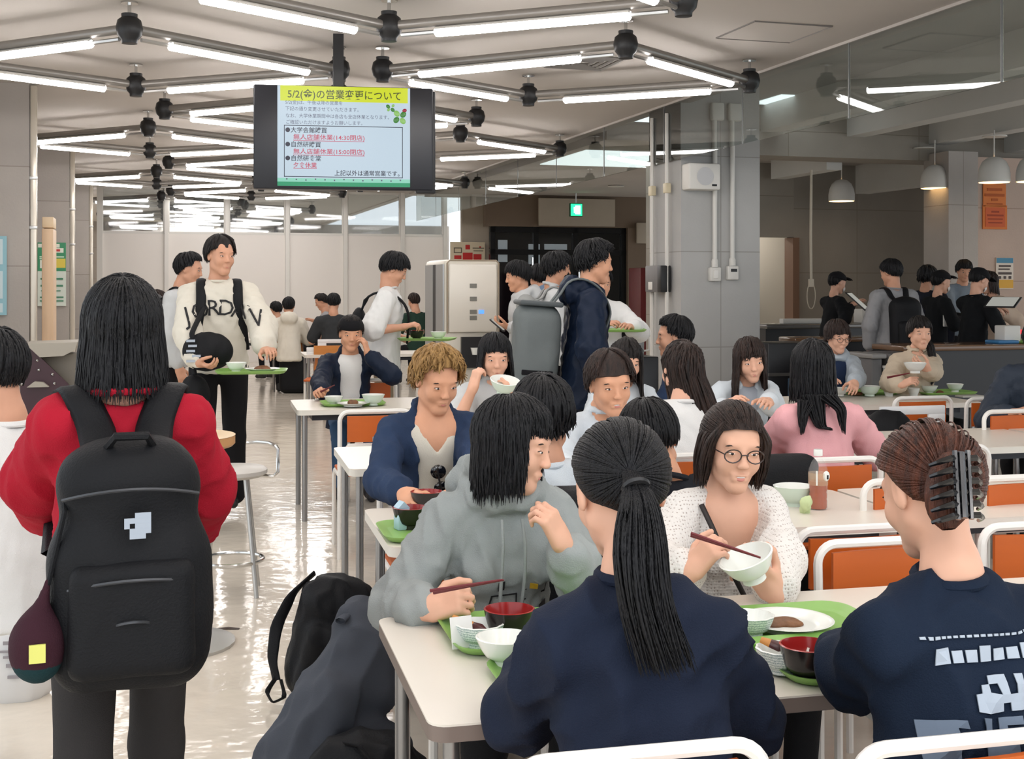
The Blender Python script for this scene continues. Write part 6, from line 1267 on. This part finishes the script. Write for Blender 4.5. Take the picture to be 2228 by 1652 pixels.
q = onz(2110, 864, ZTOP); t = thing('booklet', 'grey closed booklet lying right of the beige woman\'s tray', 'book', q, TT); MB().rbox((0, 0, .006), (.17, .1, .012), .003).obj('cover', mat('booklet_grey', (182,180,172), .6), t)
b = place(B_WH, P(1991, 812, 8.35), 0, 'white bowl lifted by the woman in the beige jacket', 'white rice bowls'); b.scale = (1.25, 1.25, 1.2)
chopsticks(P(1930, 822, 8.3), P(1980, 812, 8.25), 'chopsticks in the hand of the woman in the beige jacket')
b = place(B_CEL, P(1095, 856, 6.05), 0, 'white bowl lifted by the woman with the black bob', 'donburi bowls'); b.rotation_euler = (R(16), R(8), 0)
tray(1440, 884, 'green tray on the long-haired women\'s table, by the pillar'); 
# carried trays
q = P(548, 812, 7.3); tj = tray(0, 0, 'green tray carried by the tall man in the white sweatshirt', loc=q, rz=R(8)); on(B_WH, 0, 0, 0, 'white bowl on the tray of the tall man', 'white rice bowls', loc=q+Vector((-.085, -.03, .006))); on(B_PL, 0, 0, 0, 'white plate on the tray of the tall man', 'white plates', loc=q+Vector((.06, 0, .006))); food(q+Vector((.06, 0, .016)), 'brown food on the tall man\'s tray', (.05, .04, .02))
q = P(930, 741, 9.15); tray(0, 0, 'green tray carried by the man in the white T-shirt', loc=q, rz=R(-8)); b = on(B_SOUP, 0, 0, 0, 'dark bowl on the tray of the man in the white T-shirt', 'lacquer soup bowls', loc=q+Vector((-.08, 0, .006))); on(B_WH, 0, 0, 0, 'white bowl on the tray of the man in the white T-shirt', 'white rice bowls', loc=q+Vector((.08, 0, .006)))
q = P(1343, 722, 9.05); tray(0, 0, 'green tray held before the white sweatshirt', loc=q, rz=0)
# phone and tablets
def tablet(name, lab, loc, rz, w, h, tilt, cat):
    t = thing(name, lab, cat, loc, rz); M = Matrix.Rotation(R(tilt), 3, 'X'); MB().rbox((0, 0, 0), (w, h, .012), .005, M=M).obj('case', m_black, t); MB().box(tuple(M@Vector((0, 0, .0075))), (w*.86, h*.86, .003), M=M).obj('screen', glow('tablet_screen', (196,196,188), .45), t, smooth=False)
tablet('phone', 'dark phone in the hand of the man in the grey hooded top', P(1082, 708, 9.95), R(80), .075, .15, 40, 'phone')
tablet('tablet', 'tablet held by the server near the hanging cord', P(1866, 656, 12.9), R(60), .2, .28, 42, 'tablet'); tablet('tablet', 'large dark tablet stand before the right-hand server', P(2182, 658, 11.2), R(-40), .28, .22, 24, 'tablet')
# ---- floor bags by the near table
q = onz(715, 1540, 0)
t = thing('backpack', 'black backpack standing on the floor left of the nearest table', 'backpack', (q.x, q.y+.10, 0), R(14)); s = SDF(); M = rot(0, -8, 12)
s.box((0, 0, .205), (.145, .085, .205), .075, .03, M=M).ell((.01, -.02, .36), (.12, .08, .09), .04, M=M).box((.0, -.085, .15), (.125, .035, .13), .035, .03, M=M); V, Q = s.mesh(.009, 2); V[:, 2] = np.maximum(V[:, 2], .004); arr_obj('bag_body', folds(V, Q, .008, 45, 21), Q, f_blackbag, t)
def ribbon(pts, w, m, name, par, flat=.3, n=24):
    C = np.array(pts); u = np.linspace(0, 1, len(C)); tt = np.linspace(0, 1, n); C = np.stack([np.interp(tt, u, C[:, i]) for i in range(3)], 1)
    for _ in range(2): C[1:-1] = .25*C[:-2]+.5*C[1:-1]+.25*C[2:]
    V, Q = qtubes(C[None], np.full((1, n), w), 8, flat); return arr_obj(name, V, Q, m, par)
ribbon([(-.06, .05, .44), (-.14, .02, .38), (-.20, .0, .27), (-.215, -.02, .16), (-.20, -.03, .09)], .022, f_blackbag, 'strap', t); ribbon([(-.20, -.03, .10), (-.235, -.03, .05), (-.215, -.04, .012), (-.17, -.04, .03), (-.185, -.03, .09)], .010, f_blackbag, 'strap_loop', t)
for x, z in ((.075, .30), (.055, .19)): MB().rbox((x, -.125+.03*(z > .25), z), (.008, .006, .03), .002).obj('zip_pull', m_alu, t)
q = onz(735, 1650, .12)
t = thing('jacket', 'dark grey jacket thrown in a heap beside the nearest table', 'jacket', (q.x-.0, q.y+.05, 0), R(10)); s = SDF()
s.cap((.06, .05, .40), (-.12, -.02, .10), .10, .13, .05, (1, 1.2, 1)).cap((.08, .05, .46), (.10, .06, .30), .07, .09, .05).cap((-.02, -.06, .30), (-.17, -.10, .0), .07, .09, .05).ell((.07, .06, .50), (.075, .06, .045), .03, M=rot(0, 0, 20)).ell((0, 0, .08), (.22, .17, .14), .05); V, Q = s.mesh(.009, 2); V = folds(V, Q, .013, 26, 33, (1.2, 1.2, .7)); V[:, 2] = np.maximum(V[:, 2], .003); arr_obj('cloth', V, Q, fabric('slate_fleece', (70,74,82)), t)
ribbon([(.0, .0, .50), (.05, .05, .53), (.11, .06, .52), (.13, .05, .48)], .022, fabric('slate_fleece', (0,)*3), 'collar', t, .5)
t = thing('bag', 'black bag lying under the grey jacket beside the nearest table', 'bag', (q.x+.10, q.y-.16, 0), 0); s = SDF(); s.ell((0, 0, .13), (.17, .12, .13), .03); V, Q = s.mesh(.01, 2); V[:, 2] = np.maximum(V[:, 2], .003); arr_obj('bag_body', folds(V, Q, .01, 40, 5), Q, f_blackbag, t); ribbon([(-.05, -.05, .24), (.0, -.1, .25), (.04, -.12, .2), (.05, -.12, .1)], .012, f_black, 'strap', t)
q = P(1700, 1075, 4.55); t = thing('shoulder_bag', 'black bag with white letters behind the woman in white knit', 'bag', (q.x, 4.6, 0), TT); s = SDF(); s.box((0, 0, .72), (.15, .06, .13), .05, .02); V, Q = s.mesh(.011, 2); arr_obj('bag_body', folds(V, Q, .006, 30, 9), Q, f_blackbag, t)
q = P(1208, 1080, 3.42); t = thing('backpack', 'black backpack hanging behind the dark-haired man in white', 'backpack', (q.x, q.y, 0), TT); s = SDF(); s.box((0, 0, .70), (.14, .07, .22), .06, .02); V, Q = s.mesh(.011, 2); arr_obj('bag_body', folds(V, Q, .006, 30, 9), Q, f_blackbag, t)
q = P(1945, 925, 6.95); t = thing('bag', 'black bag on the seat of the white slotted chair', 'bag', (q.x, q.y+.1, .455), TT); s = SDF(); s.ell((0, 0, .16), (.16, .10, .16), .02); V, Q = s.mesh(.011, 2); V[:, 2] = np.maximum(V[:, 2], .0); arr_obj('bag_body', folds(V, Q, .006, 30, 4), Q, f_blackbag, t)
q = P(668, 900, 8.6); t = thing('coat', 'dark coat hanging over the chair of the man in the cap', 'coat', (-1.22, 8.86, 0), TT); s = SDF(); s.cap((0, 0, .66), (.02, .03, .38), .05, .09, .03, (1, 1.8, 1)); V, Q = s.mesh(.012, 2); arr_obj('cloth', folds(V, Q, .008, 40, 4), Q, f_black, t)
t = thing('bag', 'black bag on the floor under the white hood\'s plywood chair', 'bag', (P(640, 800, 17.0).x, 17.0, 0), 0); s = SDF(); s.box((0, 0, .26), (.2, .12, .26), .08, .03); V, Q = s.mesh(.018, 2); arr_obj('bag_body', V, Q, f_blackbag, t)
# ---- drinks dispenser
m_disp = mat('dispenser_cream', (214,208,194), .35); dk = 10.45
t = thing('drink_dispenser', 'cream drinks dispenser with a dark cup bay behind the tables', 'dispenser', P(1028, 640, dk)*1.0, TH); t.location.z = 0; k = dk/F; zt = H+55*k; w = 120*k
MB().rbox((0, .38, zt/2), (w+.02, .74, zt), .035).obj('cabinet', m_disp, t); MB().rbox((0, -.0, zt-.325), (w-.03, .05, .58), .03).obj('front_door', mat('dispenser_door', (222,216,204), .3), t)
MB().tube([(-w/2+.01, -.02, zt-.62), (-w/2+.01, -.02, zt-.03), (-w/2+.03, -.02, zt-.008), (w/2-.03, -.02, zt-.008), (w/2-.01, -.02, zt-.03), (w/2-.01, -.02, zt-.62)], .008, 6).obj('door_trim', mat('trim_brown', (150,136,116), .4), t)
MB().box((.01, -.01, zt-.78), (.22, .04, .26)).obj('cup_bay', m_black, t, smooth=False); MB().lathe([(.03, 0), (.045, .06), (.047, .06)], c=(.02, -.03, zt-.80), n=16).obj('cup', m_porc, t)
for i, (x, z) in enumerate(((.0, .22), (.0, .33), (.0, .44), (.0, .49))): MB().box((x, -.028, zt-z), (.06, .006, .035)).obj('button_strip', mat('button_grey', (120,118,110), .4), t, smooth=False)
MB().box((.07, -.028, zt-.44), (.045, .006, .03)).obj('display', glow('blue_display', (90,150,255), 1.2), t, smooth=False)
for y, ww, m in ((.16, .27, m_alu), (.345, .10, m_black), (.56, .30, m_alu)): MB().box((-w/2-.012, y, zt/2+.02), (.012, ww, zt-.12)).obj('side_panel', mat('brushed_side', (176,178,178), .3, .6) if m is m_alu else m, t, smooth=False)
# ---- serving counters, bins and what stands on them
m_cnt = mat('counter_black', (22,22,26), .35); m_bar = mat('bar_edge', (112,84,62), .18, coat=.5); m_stl = mat('steel_top', (120,118,116), .3, .7)
def counter(lab, p0, p1, v, z, dpt, edge, fr=m_cnt, th=.05):
    u0, u1 = pxv(p0, v), pxv(p1, v); t = thing('serving_counter', lab, 'counter', uv((u0+u1)/2, v+dpt/2), TH); MB().box((0, .03, (z-th)/2), (u1-u0-.04, dpt-.06, z-th)).obj('body', fr, t, smooth=False); MB().rbox((0, 0, z-th/2), (u1-u0, dpt, th), .012).obj('top', edge, t); return t
counter('long dark rear counter in front of the kitchen wall', 1668, 2050, 12.9, 1.02, .5, m_stl); counter('dark bar counter with a glossy brown edge behind the woman in glasses', 1730, 1922, 11.3, .94, .35, m_bar); counter('black-fronted bar counter with a brown edge at the right', 1966, 2420, 9.35, .95, .5, m_bar)
def boxy(name, lab, px, py, v, w, h, dp, m, cat, z0=None):
    u = pxv(px, v); d = uv(u, v).y; z = H-(py-HY)*d/F if z0 is None else z0; t = thing(name, lab, cat, uv(u, v, z), TH); MB().rbox((0, 0, h/2), (w, dp, h), .01).obj('body', m, t); return t
boxy('paper_roll', 'long white roll of paper lying on the rear counter', 1745, 706, 13.15, .55, .06, .1, m_white, 'roll', 1.02); boxy('register', 'small white register beside the server with the tablet', 1884, 700, 13.2, .22, .17, .2, m_white, 'machine', 1.02); t = boxy('card_terminal', 'white terminal with a red light near the right edge', 2192, 712, 9.6, .17, .16, .15, m_white, 'machine', .95); MB().box((.12, -.03, .1), (.05, .02, .04)).obj('red_light', glow('red_light', (255,40,50), 1.5), t, smooth=False)
boxy('blue_tray', 'flat blue tray on the right-hand bar counter', 2180, 742, 9.55, .22, .03, .2, mat('blue_plastic', (56,120,170), .4), 'tray', .95)
tray(0, 0, 'green tray at the right end of the bar counter', loc=uv(pxv(2230, 9.6), 9.6, .95), rz=TH)
u = pxv(1948, 9.2); t = thing('bin_station', 'dark grey bin station with a clear bag below the bar', 'bin', uv(u, 9.2), TH)
for x, w, h in ((-.21, .10, .86), (.12, .44, .9)): MB().rbox((x, .15, h/2), (w, .4, h), .012).obj('cabinet', mat('bin_grey', (84,82,82), .5), t)
MB().rbox((-.21, .13, .88), (.14, .44, .04), .01).obj('lid', mat('bin_lid', (128,126,124), .4), t); MB().box((-.05, -.06, .70), (.20, .03, .17)).obj('bag', mat('clear_bag', (178,178,176), .4, var=.3, vscale=30), t, smooth=False); MB().box((-.05, -.065, .79), (.21, .04, .02)).obj('bag_rim', m_white, t, smooth=False)
t = boxy('shelf_unit', 'dark low shelf unit at the foot of the concrete pillar', 1700, 0, 10.9, .5, .92, .4, m_cnt, 'shelf', 0.)
for z in (.35, .62): MB().box((0, -.21, z), (.5, .02, .03)).obj('shelf_edge', m_stl, t, smooth=False)
MB().box((.02, -.206, .48), (.12, .012, .2)).obj('blue_folder', mat('folder_blue', (62,84,104), .5), t, smooth=False)
# red cabinet, water jug and wall box beside the entrance
boxy('red_cabinet', 'dark red cabinet between the entrance and the concrete pillar', 1402, 0, 18.5, .34, 1.75, .5, m_maroon, 'cabinet', 0.); boxy('notice_box', 'beige box on the brown wall right of the entrance doors', 1396, 530, 22.31, .22, .4, .06, m_beige, 'box')
u = pxv(1385, 11.0); t = thing('water_jug', 'clear water jug with a white handle near the pillar', 'jug', uv(u, 11.0, .80), TH); MB().lathe([(.06, 0), (.07, .02), (.075, .22), (.072, .22), (.066, .03), (.001, .02)], n=20).obj('body', mat('jug_clear', (214,218,220), .1, trans=.7), t); MB().tube([(.07, 0, .19), (.13, 0, .18), (.13, 0, .06), (.075, 0, .05)], .011, 6).obj('handle', m_white, t)
t = thing('water_stand', 'narrow dark stand under the water jug', 'stand', uv(u, 11.05, 0), TH); MB().rbox((0, 0, .4), (.35, .35, .8), .01).obj('body', m_cnt, t)
o = thing('floor_scrap', 'small dark scrap on the floor below the grey stool', 'scrap', onz(496, 1369, 0)); prism(MB(), [(-.05, .001), (.05, .001), (.0, .006)], -.012, .012).obj('piece', mat('scrap_dark', (74,62,56), .7), o)
